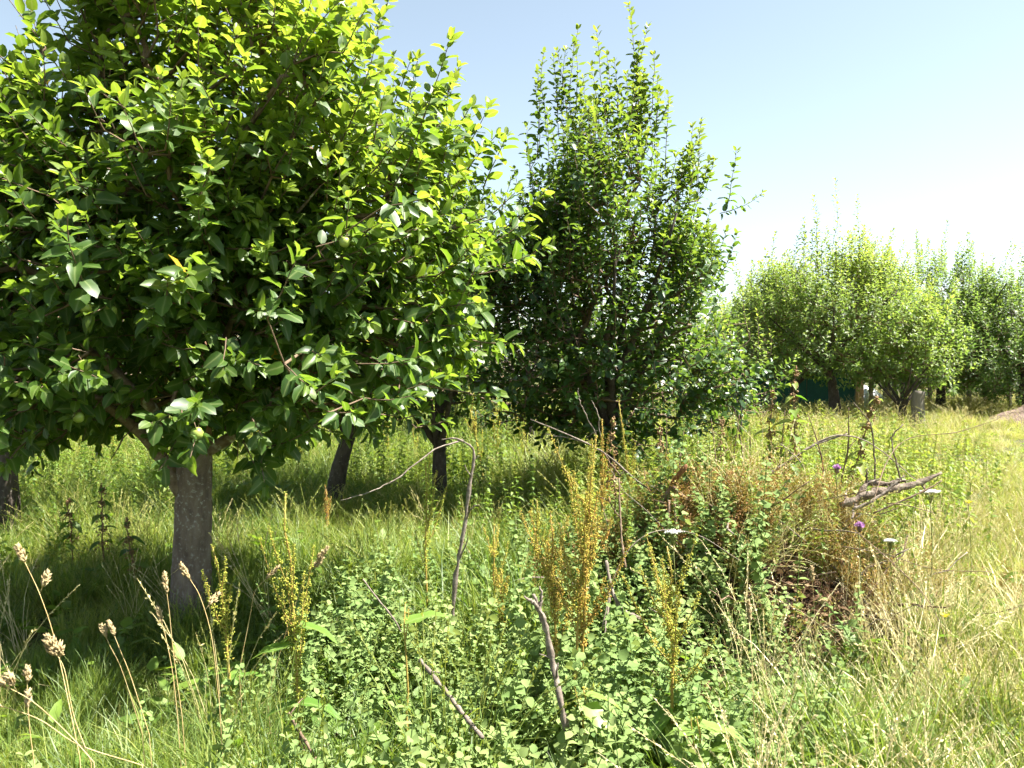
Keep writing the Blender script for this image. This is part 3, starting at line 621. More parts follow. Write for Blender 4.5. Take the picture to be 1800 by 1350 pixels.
FY = 20.6
def fences():
    rng = np.random.default_rng(8)
    f = thing("windbreak_fence", "teal netting fence seen under the far trees", "fence", (6.7, FY, 0))
    post = box_mesh("fence_post", 0.09, 0.09, 1.55, M['post'])
    xs = np.arange(4.0, 9.5, 1.3) - 6.7
    for x in xs: obj("post", post, f, (x, 0.05, -0.1))
    for a, b in zip(xs[:-1], xs[1:]):
        nx, nz = 14, 8; X, Z = np.meshgrid(np.linspace(a + .01, b - .01, nx), np.linspace(0.05, 1.32, nz))
        Y = 0.03 * np.sin((X - a) / (b - a) * 3.14) * np.sin(Z * 3) - 0.03 + 0.008 * rng.normal(size=X.shape)
        i = np.arange(nz - 1)[:, None] * nx; j = np.arange(nx - 1)[None]
        Q = np.stack([i + j, i + j + 1, i + j + 1 + nx, i + j + nx], -1).reshape(-1, 4)
        obj("netting", mesh_np("netting", np.stack([X, Y, Z], -1).reshape(-1, 3), Q, None, True, (M['net'],)), f)
    wf = thing("wire_fence", "open wire fence with grey posts right of the teal netting", "fence", (11.0, FY + .2, 0))
    xs = np.array([9.75, 10.35, 11.3, 12.4, 13.5, 14.6]) - 11
    for x in xs:
        o = obj("post", post, wf, (x, 0, -0.1)); o.rotation_euler = (0, rng.normal() * .05, rng.random())
    for z in (0.35, 0.62, 0.9, 1.18):
        V, T, Q = tube(np.array([(xs[0], .05, z), (0, .05, z - .02), (xs[-1], .05, z)]), 0.006, 5)
        obj("wire", mesh_np("wire", V, [T, Q], None, True, (M['wire'],)), wf)
    x = (1512 - 900) / FPX * 19.5
    g = obj("wooden_post", box_mesh("wooden_post", 0.16, 0.12, 1.05, M['postfresh']), None, (x, 19.5, -0.1)); g["label"] = "orange-brown squared wooden post at the netting's end"; g["category"] = "post"; g["kind"] = "thing"
    # grey stump of a post
    x = (1615 - 900) / FPX * 15.6
    pts = np.array([(x, 15.6, -0.1), (x + .01, 15.6, .25), (x - .01, 15.6, .55), (x + .02, 15.6, .78)])
    V, T, Q = tube(spline(pts, 10), np.linspace(.135, .115, 10), 12, .03)
    o = obj("post_stump", mesh_np("post_stump", V - pts[0], [T, Q], None, True, (M['post'],)), None, tuple(pts[0])); o["label"] = "thick pale grey stump standing in the far grass"; o["category"] = "stump"; o["kind"] = "thing"
    # pale covered pile behind the wire fence
    n, m = 18, 12; a, b = np.meshgrid(np.linspace(0, 2 * math.pi, n, endpoint=False), np.linspace(0, 1, m))
    rr = (1 - b ** 3) * (1 + .1 * np.sin(a * 3)); X = 0.75 * rr * np.cos(a); Y = .5 * rr * np.sin(a); Z = .7 * b + .05 * np.sin(a * 5) * rr
    i = np.arange(m - 1)[:, None] * n; j = np.arange(n)[None]; k = (j + 1) % n
    Q = np.stack([i + j, i + k, i + n + k, i + n + j], -1).reshape(-1, 4)
    o = obj("covered_pile", mesh_np("covered_pile", np.stack([X, Y, Z], -1).reshape(-1, 3), Q, None, True, (M['sheet'],)), None, (10.05, 22.2, 0)); o["label"] = "low white covered pile glimpsed behind the wire fence"; o["category"] = "pile"; o["kind"] = "thing"

def earth_mound():
    rng = np.random.default_rng(9); c = np.array((12.35, 16.2, 0.0))
    root = thing("earth_mound", "bare brown earth mound at the right edge", "mound", tuple(c))
    n = 56; X, Y = np.meshgrid(np.linspace(-2.6, 3.4, n), np.linspace(-1.8, 1.8, n))
    d = np.sqrt((X / np.where(X < 0, 2.3, 3.2)) ** 2 + (Y / 1.6) ** 2)
    Z = 1.05 * np.clip(1 - d, 0, 1) ** 0.85 + (rng.normal(size=X.shape) * .025 + .05 * np.sin(X * 5 + Y * 3) * np.sin(Y * 6 - X)) * (d < 0.98) - 0.06
    i = np.arange(n - 1)[:, None] * n; j = np.arange(n - 1)[None]
    Q = np.stack([i + j, i + j + 1, i + j + 1 + n, i + j + n], -1).reshape(-1, 4)
    obj("soil", mesh_np("soil", np.stack([X, Y, Z], -1).reshape(-1, 3), Q, None, True, (M['mound'],)), root)
    cl = []
    for q in range(4):
        V, T, Q2 = tube(np.array([(0, 0, -1), (0.1, 0, -.7), (0, .1, 0), (-.1, 0, .7), (0, 0, 1)]), np.array([.2, .75, 1.05, .7, .2]), 8, .16, rng)
        cl.append(mesh_np("clod", V, [T, Q2], None, True, (M['mound'],)))
    for q in range(26):
        a = rng.uniform(-2.3, .5); b = rng.uniform(-1.5, -.3); dd = math.sqrt((a / 2.3) ** 2 + (b / 1.6) ** 2)
        if dd > 1.05: continue
        o = obj("clod", cl[q % 4], root, (a, b, 1.05 * max(0, 1 - dd) ** .85)); s = rng.uniform(.05, .14); o.scale = (s * 1.3, s, s * .8); o.rotation_euler = tuple(rng.random(3) * 3)
fences(); earth_mound()

def brush_mound():
    n = 64; X, Y = np.meshgrid(np.linspace(-0.6, 3.1, n), np.linspace(2.8, 5.5, n))
    H = heap(X, Y); Z = gz(X, Y) + H - 0.035 + np.random.default_rng(2).normal(size=X.shape) * .03 * np.minimum(1, H * 6)
    i = np.arange(n - 1)[:, None] * n; j = np.arange(n - 1)[None]
    Q = np.stack([i + j, i + j + 1, i + j + 1 + n, i + j + n], -1).reshape(-1, 4)
    c = np.array((HX, HY, 0.0))
    o = obj("brush_heap", mesh_np("brush_heap", np.stack([X, Y, Z], -1).reshape(-1, 3) - c, Q, None, True, (M['heap'],)), None, tuple(c))
    o["label"] = "dark heap of rotted brush overgrown with weeds"; o["category"] = "brush heap"; o["kind"] = "thing"
brush_mound()

# ------------------------------------------------------------------ plant prototypes
def blades(rng, n, h, radius, width, tilt, arch, tint, segs=5, g=None):
    g = g or Geo()
    H = rng.uniform(*h, n); a = rng.random(n) * 6.283; ro = radius * np.sqrt(rng.random(n)); ab = rng.random(n) * 6.283
    th0 = np.abs(rng.normal(0, tilt, n)); th1 = np.abs(rng.normal(arch, arch * .5, n))
    s = np.linspace(0, 1, segs + 1); th = th0[:, None] + th1[:, None] * s[None] ** 1.6; th = np.minimum(th, 2.6)
    dx = np.sin(th); dz = np.cos(th); st = H[:, None] / segs
    hx = np.concatenate([np.zeros((n, 1)), np.cumsum(dx[:, :-1] * st, 1)], 1); hz = np.concatenate([np.zeros((n, 1)), np.cumsum(dz[:, :-1] * st, 1)], 1)
    bx, by = ro * np.cos(ab), ro * np.sin(ab)
    C = np.stack([bx[:, None] + hx * np.cos(a)[:, None], by[:, None] + hx * np.sin(a)[:, None], hz], -1)
    tw = rng.normal(0, .6, n); w = (width * rng.uniform(.6, 1.3, n))[:, None] * (1 - s[None] ** 2.2 * .93)
    S = np.stack([-np.sin(a + tw), np.cos(a + tw), np.zeros(n)], -1)[:, None] * w[..., None] * .5
    V = np.stack([C - S, C + S], 2).reshape(n, -1, 3); k = 2 * (segs + 1)
    q = np.arange(segs)[:, None] * 2 + np.array([0, 1, 3, 2])[None]
    Q = (q[None] + (np.arange(n) * k)[:, None, None]).reshape(-1, 4)
    t = np.clip(rng.normal(tint[0], tint[1], n), 0, 1)
    g.add(V.reshape(-1, 3), None, Q, tint=np.repeat(t, k))
    return g

OCT_V = np.array([(1, 0, 0), (-1, 0, 0), (0, 1, 0), (0, -1, 0), (0, 0, 1), (0, 0, -1)], float)
OCT_T = np.array([(0, 2, 4), (2, 1, 4), (1, 3, 4), (3, 0, 4), (2, 0, 5), (1, 2, 5), (3, 1, 5), (0, 3, 5)])
DIA_V = np.array([(0, 0, 0), (.5, .22, .02), (.5, -.22, .02), (1, 0, 0)], float); DIA_T = np.array([(0, 1, 2), (1, 3, 2)])

def scatter_shape(g, rng, pos, size, tint, d=None, oct_=True, flat=(1, 1, 1)):
    n = len(pos); tv, tt = (OCT_V * np.array(flat), OCT_T) if oct_ else (DIA_V, DIA_T)
    d = unit(rng.normal(size=(n, 3))) if d is None else d
    F = frames(d, rng.normal(size=(n, 3)) + UP * .3)
    W = np.einsum('nij,vj->nvi', F, tv) * size[:, None, None] + pos[:, None]
    T = (tt[None] + (np.arange(n) * len(tv))[:, None, None]).reshape(-1, 3)
    g.add(W.reshape(-1, 3), T, None, tint=np.repeat(np.clip(tint, 0, 1), len(tv)))

def culms(rng, n, h, radius, tint, g=None, head=True, wid=.0022):
    g = g or Geo()
    for _ in range(n):
        a = rng.random() * 6.28; r = radius * math.sqrt(rng.random()); H = rng.uniform(*h); b = np.array((r * math.cos(a), r * math.sin(a), 0)); a2 = rng.random() * 6.28
        le = rng.uniform(.05, .55); t = np.linspace(0, 1, 6)[:, None]
        pts = b + t * UP * H * (1 - .12 * le * t) + np.array((math.cos(a2), math.sin(a2), 0)) * H * le * t ** 2.2
        V, T, Q = tube(pts, np.linspace(wid, wid * .5, 6), 3, 0, rng, cap=False); tt = float(np.clip(rng.normal(tint, .15), 0, 1)); g.add(V, None, Q, tint=tt)
        if head:
            k = 22; f = rng.uniform(.80, 1.0, k); i = np.minimum((f * 5).astype(int), 4); q = pts[i] + (pts[i + 1] - pts[i]) * (f * 5 - i)[:, None]
            d = unit(unit(pts[5] - pts[4]) + rng.normal(size=(k, 3)) * .35)
            scatter_shape(g, rng, q, rng.uniform(.010, .018, k), np.full(k, min(1, tt + .12)), d, False)
    return g

def lanceo(n_leaves_t, width, prof, curl=.25, fold=.12, wave=.0):
    return leaf_template(width, fold, curl, wave, n_leaves_t, prof)
NET_T = [lanceo((.18, .45, .75), .50, (.95, 1.0, .5), .35, .2, .02)]
MINT_T = [leaf_template(.86, .14, .22, .02, (.25, .6), (.85, 1.0)), leaf_template(.78, .05, .35, .03, (.25, .6), (.9, .95))]

def nettle_mesh(rng, h, leaf, tint, dens=.055, flowers=True):
    g = Geo(); lean = rng.normal(size=2) * .08
    t = np.linspace(0, 1, 8)[:, None]; pts = t * UP * h + np.hstack([t ** 2 * lean[0] * h, t ** 2 * lean[1] * h, t * 0]) + rng.normal(size=(8, 3)) * .006 * (t > 0)
    V, T, Q = tube(pts, np.linspace(.0035, .0018, 8), 4, 0, rng, cap=False); g.add(V, None, Q, tint=tint + .1)
    k = int(h / dens); pos = []; d = []; sz = []
    for i in range(k):
        f = (i + 1) / k; x = f * 7; j = min(int(x), 6); q = pts[j] + (pts[j + 1] - pts[j]) * (x - j)
        if f < .22: continue
        for s in (0, math.pi):
            a = i * 1.57 + s + rng.normal() * .2
            pos.append(q); d.append((math.cos(a), math.sin(a), .35 - .8 * rng.random() + .5 * (f > .9))); sz.append(leaf * rng.uniform(.7, 1.1) * (1.0 if f < .75 else 1.0 - 1.9 * (f - .75)))
        if flowers and f > .5:
            m = 10; a = rng.random(m) * 6.28; l = rng.random(m) * .05; fp = q + np.stack([np.cos(a) * l, np.sin(a) * l, -l * .7], 1)
            scatter_shape(g, rng, fp, rng.uniform(.003, .006, m), np.full(m, min(1, tint + .35)))
    pos, d, sz = np.array(pos), np.array(d), np.array(sz); n = len(pos)
    V, T, at = leaves_geo(pos, d, UP + rng.normal(size=(n, 3)) * .3, sz, np.clip(rng.normal(tint, .15, n), 0, 1), NET_T, np.zeros(n, int))
    g.add(V, T, None, tint=at['tint']); return g

def mint_mesh(rng, h, leaf):
    g = Geo(); lean = rng.normal(size=2) * .22; t = np.linspace(0, 1, 7)[:, None]
    pts = t * UP * h + np.hstack([t ** 2 * lean[0] * h, t ** 2 * lean[1] * h, t * 0])
    V, T, Q = tube(pts, np.linspace(.0024, .0014, 7), 4, 0, rng, cap=False); g.add(V, None, Q, tint=.55)
    k = int(h / .024); pos, d, sz, tn = [], [], [], []
    for i in range(k):
        f = (i + 1) / k; x = f * 6; j = min(int(x), 5); q = pts[j] + (pts[j + 1] - pts[j]) * (x - j)
        if f < .25: continue
        for s in (0, math.pi):
            a = i * 1.57 + s + rng.normal() * .25
            pos.append(q); d.append((math.cos(a), math.sin(a), rng.normal(.05, .3) + .7 * max(0, f - .8) * 4)); tn.append(.25 + .5 * f + rng.normal() * .12)
            sz.append(leaf * rng.uniform(.75, 1.15) * (1.0 if f < .7 else 1 - 1.7 * (f - .7)))
    n = len(pos); V, T, at = leaves_geo(np.array(pos), np.array(d), UP + rng.normal(size=(n, 3)) * .35, np.array(sz), np.clip(tn, 0, 1), MINT_T, rng.integers(0, 2, n))
    g.add(V, T, None, tint=at['tint']); return g

def rust_mesh(rng, h):
    g = Geo()
    for b in range(7):
        a = rng.random() * 6.28; le = rng.uniform(.1, .6); H = h * rng.uniform(.6, 1); t = np.linspace(0, 1, 7)[:, None]
        pts = t * UP * H + np.array((math.cos(a), math.sin(a), 0)) * H * le * t ** 1.4 + rng.normal(size=(7, 3)) * .012 * t
        V, T, Q = tube(pts, np.linspace(.0022, .001, 7), 3, 0, rng, cap=False); g.add(V, None, Q, tint=.85)
        m = 46; f = rng.uniform(.15, 1, m); i = np.minimum((f * 6).astype(int), 5); q = pts[i] + (pts[i + 1] - pts[i]) * (f * 6 - i)[:, None] + rng.normal(size=(m, 3)) * .016
        scatter_shape(g, rng, q, rng.uniform(.009, .021, m), rng.normal(.45, .25, m), None, False)
        m = 26; f = rng.uniform(.45, 1, m); i = np.minimum((f * 6).astype(int), 5); q = pts[i] + (pts[i + 1] - pts[i]) * (f * 6 - i)[:, None] + rng.normal(size=(m, 3)) * .012
        scatter_shape(g, rng, q, rng.uniform(.002, .0045, m), rng.normal(.75, .2, m))
    return g

def scatter(name, label, cat, protos, pts, scale, idx, tint, rot=None, sxy=None):
    """ONE object of uncountable growth: prototype meshes set out on points by geometry nodes."""
    pc = bpy.data.collections.new(name + "_kinds")
    for i, me in enumerate(protos):
        o = bpy.data.objects.new("%s_kind_%02d" % (name, i), me); pc.objects.link(o)
    n = len(pts); me = bpy.data.meshes.new(name); me.vertices.add(n); me.vertices.foreach_set("co", np.asarray(pts, np.float32).ravel())
    rot = np.stack([R.normal(0, .1, n), R.normal(0, .1, n), R.random(n) * 6.283], 1) if rot is None else rot
    sc = np.repeat(np.asarray(scale, float)[:, None], 3, 1)
    if sxy is not None: sc[:, :2] *= np.asarray(sxy)[:, None]
    for k, v in (('rot', rot), ('scl', sc)):
        me.attributes.new(k, 'FLOAT_VECTOR', 'POINT').data.foreach_set("vector", np.asarray(v, np.float32).ravel())
    me.attributes.new('idx', 'INT', 'POINT').data.foreach_set("value", np.asarray(idx, np.int32))
    me.attributes.new('tint', 'FLOAT', 'POINT').data.foreach_set("value", np.clip(np.asarray(tint, np.float32), 0, 1))
    o = obj(name, me); o["kind"] = "stuff"; o["label"] = label; o["category"] = cat
    t = bpy.data.node_groups.new(name + "_growth", 'GeometryNodeTree')
    t.interface.new_socket("Geometry", in_out='INPUT', socket_type='NodeSocketGeometry'); t.interface.new_socket("Geometry", in_out='OUTPUT', socket_type='NodeSocketGeometry')
    N, Lk = t.nodes, t.links
    gi, go = N.new("NodeGroupInput"), N.new("NodeGroupOutput"); ip = N.new("GeometryNodeInstanceOnPoints"); ci = N.new("GeometryNodeCollectionInfo")
    ci.inputs[0].default_value = pc; ci.inputs["Separate Children"].default_value = True; ci.inputs["Reset Children"].default_value = True
    def na(nm, ty):
        a = N.new("GeometryNodeInputNamedAttribute"); a.data_type = ty; a.inputs[0].default_value = nm; return a.outputs[0]
    er = N.new("FunctionNodeEulerToRotation"); Lk.new(na('rot', 'FLOAT_VECTOR'), er.inputs[0])
    Lk.new(gi.outputs[0], ip.inputs["Points"]); Lk.new(ci.outputs[0], ip.inputs["Instance"]); ip.inputs["Pick Instance"].default_value = True
    Lk.new(na('idx', 'INT'), ip.inputs["Instance Index"]); Lk.new(er.outputs[0], ip.inputs["Rotation"]); Lk.new(na('scl', 'FLOAT_VECTOR'), ip.inputs["Scale"])
    Lk.new(ip.outputs[0], go.inputs[0])
    md = o.modifiers.new("growth", 'NODES'); md.node_group = t
    return o

def on_ground(x, y): return np.stack([x, y, surf(x, y) - .01], 1)
def noise2(x, y, s=1.0, p=0.0): return np.sin(x * 1.7 * s + 1.3 * np.sin(y * 1.1 * s + p)) * np.sin(y * 2.1 * s + 1.7 * np.sin(x * .9 * s + 2 + p))
def box01(v, a, b, s=.3): return 1 / (1 + np.exp(-(v - a) / s)) / (1 + np.exp((v - b) / s))
def cover(rng, n, y0=1.3, y1=27.0, xa=.86, xb=1.9):
    y = np.exp(rng.uniform(math.log(y0), math.log(y1), n)); hw = xa * y + xb
    return rng.uniform(-1, 1, n) * hw, y
def in_mint(x, y):      # patch of mint in front of and over the heap's near flank
    return box01(x, -.75, 1.0, .16) * box01(y, .5, 4.1, .22) + .5 * box01(x, .1, 1.25, .12) * box01(y, 3.3, 4.15, .15)
def in_dry(x, y): return box01(x, .95 + .05 * y, 6, .13) * box01(y, .5, 4.0, .35)
def in_meadow(x, y): return np.clip(box01(x, 1.2 + .16 * y, 60, .5) * box01(y, 3.4, 60, .4), 0, 1)
def in_path(x, y): return box01(x - .62 * y, .0, 9, .4) * box01(y, 8.5, 15.5, .7)

def hollow(x, y): return np.exp(-((x - 1.42) / .20) ** 2 - ((y - 3.62) / .22) ** 2) + .9 * np.exp(-((x - .78) / .12) ** 2 - ((y - 3.3) / .18) ** 2)
def before_hollow(x, y): return box01(x, .95, 1.55, .08) * box01(y, 2.75, 3.5, .1)
rngv = np.random.default_rng(77)
def patch(rng, kind, rad=.24, n=17):
    """A patch of many tufts; kind 0 long, 1 finer, 2 with seeding culms."""
    g = Geo()
    for k in range(n):
        r = rad * math.sqrt((k + rng.random()) / n); a = k * 2.4 + rng.random(); s = Geo(); t0 = rng.normal(0, .10); z = rng.uniform(.7, 1.15)
        if kind == 1: blades(rng, 30, (.14 * z, .42 * z), .06, .0052, .45, 1.2, (.38 + t0, .17), 4, s)
        else: blades(rng, 24, (.22 * z, .60 * z), .05, .0070, .34, 1.0, (.32 + t0, .17), 4, s)
        if kind == 2 and k % 3 == 0: culms(rng, 5, (.5, .8), .06, .75, s)
        if k % 2: blades(rng, 18, (.06, .18), .08, .0052, .8, .8, (.45, .2), 3, s)
        else: blades(rng, 8, (.2, .45), .08, .0042, 1.0, .5, (.97, .06), 3, s)
        V = np.concatenate(s.V) + np.array((r * math.cos(a), r * math.sin(a), 0)); Q = np.concatenate(s.Q); T = np.concatenate(s.T) if s.T else None
        g.add(V, T, Q, tint=np.concatenate(s.A['tint']))
    return g
GR = [patch(rngv, k, .20, 14).mesh("grass_patch", M['grass']) for k in (0, 0, 0, 0, 1, 1, 1, 1, 2, 2, 2)]
x, y = cover(rngv, 3600)
keep = rngv.random(len(x)) > np.clip(1.0 * in_mint(x, y) + .12 * noise2(x, y, 3.1, 2), 0, 1)
keep &= rngv.random(len(x)) > .5 * in_dry(x, y)
keep &= hollow(x, y) < .35
keep &= heap(x, y) < .07 + .12 * rngv.random(len(x))
x, y = x[keep], y[keep]; n = len(x)
mead, path = in_meadow(x, y), in_path(x, y)
tint = .34 + .15 * noise2(x, y, .8) + .36 * mead + .10 * noise2(x, y, 2.3, 1) + rngv.normal(size=n) * .12 - .18 * path + .12 * (y > 6) * (x > -.3) + .09 * (y > 5)
sc_ = (.60 + .42 * rngv.random(n)) * (1 + .22 * noise2(x, y, 1.3, 3)) * (1 - .22 * box01(y, 5, 9, .3) * (x < .2)) * (1 + .12 * (y > 12.5)) * (1 - .4 * before_hollow(x, y)) * (1 - .28 * mead) * (1 - .45 * path) * (1 - .42 * box01(x, -9, -.75, .25) * box01(y, 0, 5.0, .5))
idx = np.where(rngv.random(n) < .55 - .3 * mead, rngv.integers(0, 4, n), rngv.integers(4, 8, n)); idx = np.where(rngv.random(n) < (.10 + .25 * mead + .25 * (y > 5)) * (1 - path), rngv.integers(8, 11, n), idx)
scatter("meadow_grass", "long green orchard grass covering the ground", "grass", GR, on_ground(x, y), sc_, idx, tint, sxy=1.15 + .10 * np.clip(y - 3, 0, 20) + .5 * path, rot=np.stack([rngv.normal(0, .05, n), rngv.normal(0, .05, n), rngv.random(n) * 6.283], 1))

# dry bleached grass in the right foreground
DR = [blades(rngv, 24, (.3, .62), .08, .0052, .45, 1.0, (.7, .3)).mesh("straw_tuft", M['straw']) for _ in range(4)] + \
     [culms(rngv, 9, (.45, .8), .07, .6, blades(rngv, 14, (.25, .5), .08, .004, .5, 1.0, (.5, .3))).mesh("straw_tuft", M['straw']) for _ in range(4)] + \
     [blades(rngv, 26, (.25, .5), .12, .0052, 1.15, .5, (.75, .3)).mesh("straw_tuft", M['straw']) for _ in range(3)]
x, y = cover(rngv, 5200, 1.5, 5.0); k = in_dry(x, y) * (hollow(x, y) < .3) * (1 - .7 * before_hollow(x, y)); keep = rngv.random(len(x)) < k; x1, y1 = x[keep], y[keep]
x, y = cover(rngv, 5200, 2.0, 24); keep = rngv.random(len(x)) < (.04 + .2 * in_meadow(x, y)) * (1 - .8 * in_path(x, y)) * (1 - np.clip(in_mint(x, y), 0, 1)) * (heap(x, y) < .15); x2, y2 = x[keep], y[keep]
x = np.concatenate([x1, x2]); y = np.concatenate([y1, y2]); n = len(x); near = in_dry(x, y)
idx = np.where(near > .4, np.where(rngv.random(n) < .62, rngv.integers(8, 11, n), np.where(rngv.random(n) < .8, rngv.integers(0, 4, n), rngv.integers(4, 8, n))), rngv.integers(4, 8, n))
scatter("dry_grass", "bleached straw-coloured grass sprawling right of the mint", "dry grass", DR, on_ground(x, y), (.6 + .4 * rngv.random(n)) * np.where(y > 4, .85, 1), idx, .5 + .25 * noise2(x, y, 2) + rngv.normal(size=n) * .2, rot=np.stack([rngv.normal(0, .28, n), rngv.normal(0, .28, n), rngv.random(n) * 6.28], 1))

# mint
MI = [mint_mesh(rngv, rngv.uniform(.22, .46), rngv.uniform(.023, .042)).mesh("mint_sprig", M['mint']) for _ in range(8)]
x = rngv.uniform(-1.4, 2.4, 9000); y = rngv.uniform(1.2, 4.7, 9000); keep = rngv.random(9000) < np.clip(in_mint(x, y), 0, 1) * (.62 + .42 * noise2(x, y, 2.4)) * (hollow(x, y) < .3) ; x, y = x[keep], y[keep]; n = len(x)
scatter("mint_foliage", "grey-green round-leaved mint in front of the heap", "mint", MI, on_ground(x, y), rngv.uniform(.6, 1.25, n) * (1 + .2 * noise2(x, y, 1.5, 2)), rngv.integers(0, 8, n), .5 + .3 * noise2(x, y, 1.8, 4) + rngv.normal(size=n) * .15, rot=np.stack([rngv.normal(0, .2, n), rngv.normal(0, .2, n), rngv.random(n) * 6.28], 1))

# rust coloured wiry weeds on the heap
RU = [rust_mesh(rngv, rngv.uniform(.32, .5)).mesh("rust_weed", M['rust']) for _ in range(6)]
x = rngv.normal(1.42, .36, 210); y = rngv.normal(4.12, .28, 210); x = np.concatenate([x, rngv.normal(.55, .25, 40)]); y = np.concatenate([y, rngv.normal(4.3, .3, 40)]); k = hollow(x, y) < .35; x, y = x[k], y[k]; n = len(x)
scatter("rusty_weeds", "rust-brown wiry weeds covering the heap's crown", "weeds", RU, on_ground(x, y), rngv.uniform(.6, 1.1, n), rngv.integers(0, 6, n), .50 + .25 * noise2(x, y, 3) + rngv.normal(size=n) * .22)

# dead leaves and litter on the heap and under the mint
LI = [(lambda g: g)(Geo()) for _ in range(4)]
for g in LI:
    m = 40; q = np.stack([rngv.normal(size=m) * .07, rngv.normal(size=m) * .07, rngv.uniform(.0, .05, m)], 1)
    V, T, at = leaves_geo(q, unit(rngv.normal(size=(m, 3)) * np.array((1, 1, .4))), UP + rngv.normal(size=(m, 3)) * .6, rngv.uniform(.02, .055, m), rngv.random(m), [leaf_template(.5, .3, .5, .05), leaf_template(.35, .4, -.4, .06)], rngv.integers(0, 2, m)); g.add(V, T, None, tint=at['tint'])
    blades(rngv, 14, (.08, .25), .1, .003, 1.4, .3, (.5, .3), 3, g)
M['litter'] = leafy("dead_leaf", [(0, (0.06, 0.036, 0.02)), (0.5, (0.15, 0.09, 0.05)), (1, (0.30, 0.21, 0.12))], [(0, (0.1, 0.06, 0.03)), (1, (0.3, 0.2, 0.1))], rough=.8, trans=.15, spec=.1, inst=.4)
LI = [g.mesh("litter", M['litter']) for g in LI]
x = np.concatenate([rngv.uniform(.3, 2.3, 150), rngv.normal(1.42, .18, 30), rngv.uniform(-.9, 1.2, 120)]); y = np.concatenate([rngv.uniform(3.3, 4.6, 150), rngv.normal(3.62, .2, 30), rngv.uniform(1.9, 3.6, 120)]); n = len(x)
scatter("leaf_litter_debris", "brown dead leaves and straw littering the heap and mint", "litter", LI, on_ground(x, y) + UP * .01, rngv.uniform(.7, 1.3, n), rngv.integers(0, 4, n), rngv.random(n))

# nettle growth
NE = [nettle_mesh(rngv, rngv.uniform(.7, 1.0), rngv.uniform(.06, .085), .45).mesh("nettle_plant", M['nettle']) for _ in range(7)]
xs, ys, ss, ts = [], [], [], []
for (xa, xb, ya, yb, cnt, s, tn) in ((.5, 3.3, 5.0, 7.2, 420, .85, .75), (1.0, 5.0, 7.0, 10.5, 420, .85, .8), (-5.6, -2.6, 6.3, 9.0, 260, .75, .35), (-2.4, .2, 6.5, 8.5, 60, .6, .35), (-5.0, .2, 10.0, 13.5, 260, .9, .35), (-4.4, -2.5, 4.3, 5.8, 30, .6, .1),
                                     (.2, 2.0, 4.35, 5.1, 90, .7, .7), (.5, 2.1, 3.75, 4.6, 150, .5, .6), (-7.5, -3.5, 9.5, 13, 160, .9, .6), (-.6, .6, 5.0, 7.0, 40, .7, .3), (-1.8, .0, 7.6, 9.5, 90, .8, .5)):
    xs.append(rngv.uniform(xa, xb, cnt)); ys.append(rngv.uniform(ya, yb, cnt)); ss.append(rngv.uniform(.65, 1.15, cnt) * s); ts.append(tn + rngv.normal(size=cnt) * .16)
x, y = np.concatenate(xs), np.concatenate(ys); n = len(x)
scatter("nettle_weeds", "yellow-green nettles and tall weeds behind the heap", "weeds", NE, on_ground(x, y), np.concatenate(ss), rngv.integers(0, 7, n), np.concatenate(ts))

# low broad-leaved plants mixed into the sward
def rosette(rng):
    n = int(rng.integers(6, 12)); a = np.arange(n) * 2.4 + rng.normal(size=n) * .3; el = rng.uniform(.2, 1.2, n)
    d = np.stack([np.cos(a), np.sin(a), el], 1); V, T, at = leaves_geo(np.stack([np.cos(a) * .02, np.sin(a) * .02, rng.uniform(.0, .22, n)], 1), d, UP + rng.normal(size=(n, 3)) * .25, rng.uniform(.06, .13, n), np.clip(rng.normal(.35, .25, n), 0, 1),
        [leaf_template(.42, .12, .4, .04, (.15, .4, .75), (.8, 1, .6)), leaf_template(.6, .08, .3, .04, (.15, .4, .75), (.9, 1, .6))], rng.integers(0, 2, n))
    g = Geo(); g.add(V, T, None, tint=at['tint']); return g
BR = [rosette(rngv).mesh("broad_leaf_plant", M['nettle']) for _ in range(7)]
x, y = cover(rngv, 1000, 1.7, 12); k = (heap(x, y) < .1) & (rngv.random(len(x)) < 1 - .75 * in_meadow(x, y)); x, y = x[k], y[k]; n = len(x)
scatter("broadleaf_weeds", "broad-leaved low weeds scattered through the grass", "weeds", BR, on_ground(x, y), rngv.uniform(.6, 1.2, n), rngv.integers(0, 7, n), .3 + .25 * rngv.normal(size=n))

# ------------------------------------------------------------------ countable plants
DOCK_T = [leaf_template(.52, .10, .34, .045, (.10, .3, .5, .7, .88), (.8, 1.0, .95, .75, .42)), leaf_template(.46, .16, .55, .04, (.12, .3, .5, .7, .88), (.8, 1.0, .95, .75, .4))]
def place(px, y): x = (px - 900) / FPX * y; return np.array((x, y, float(surf(x, y)) - .02))

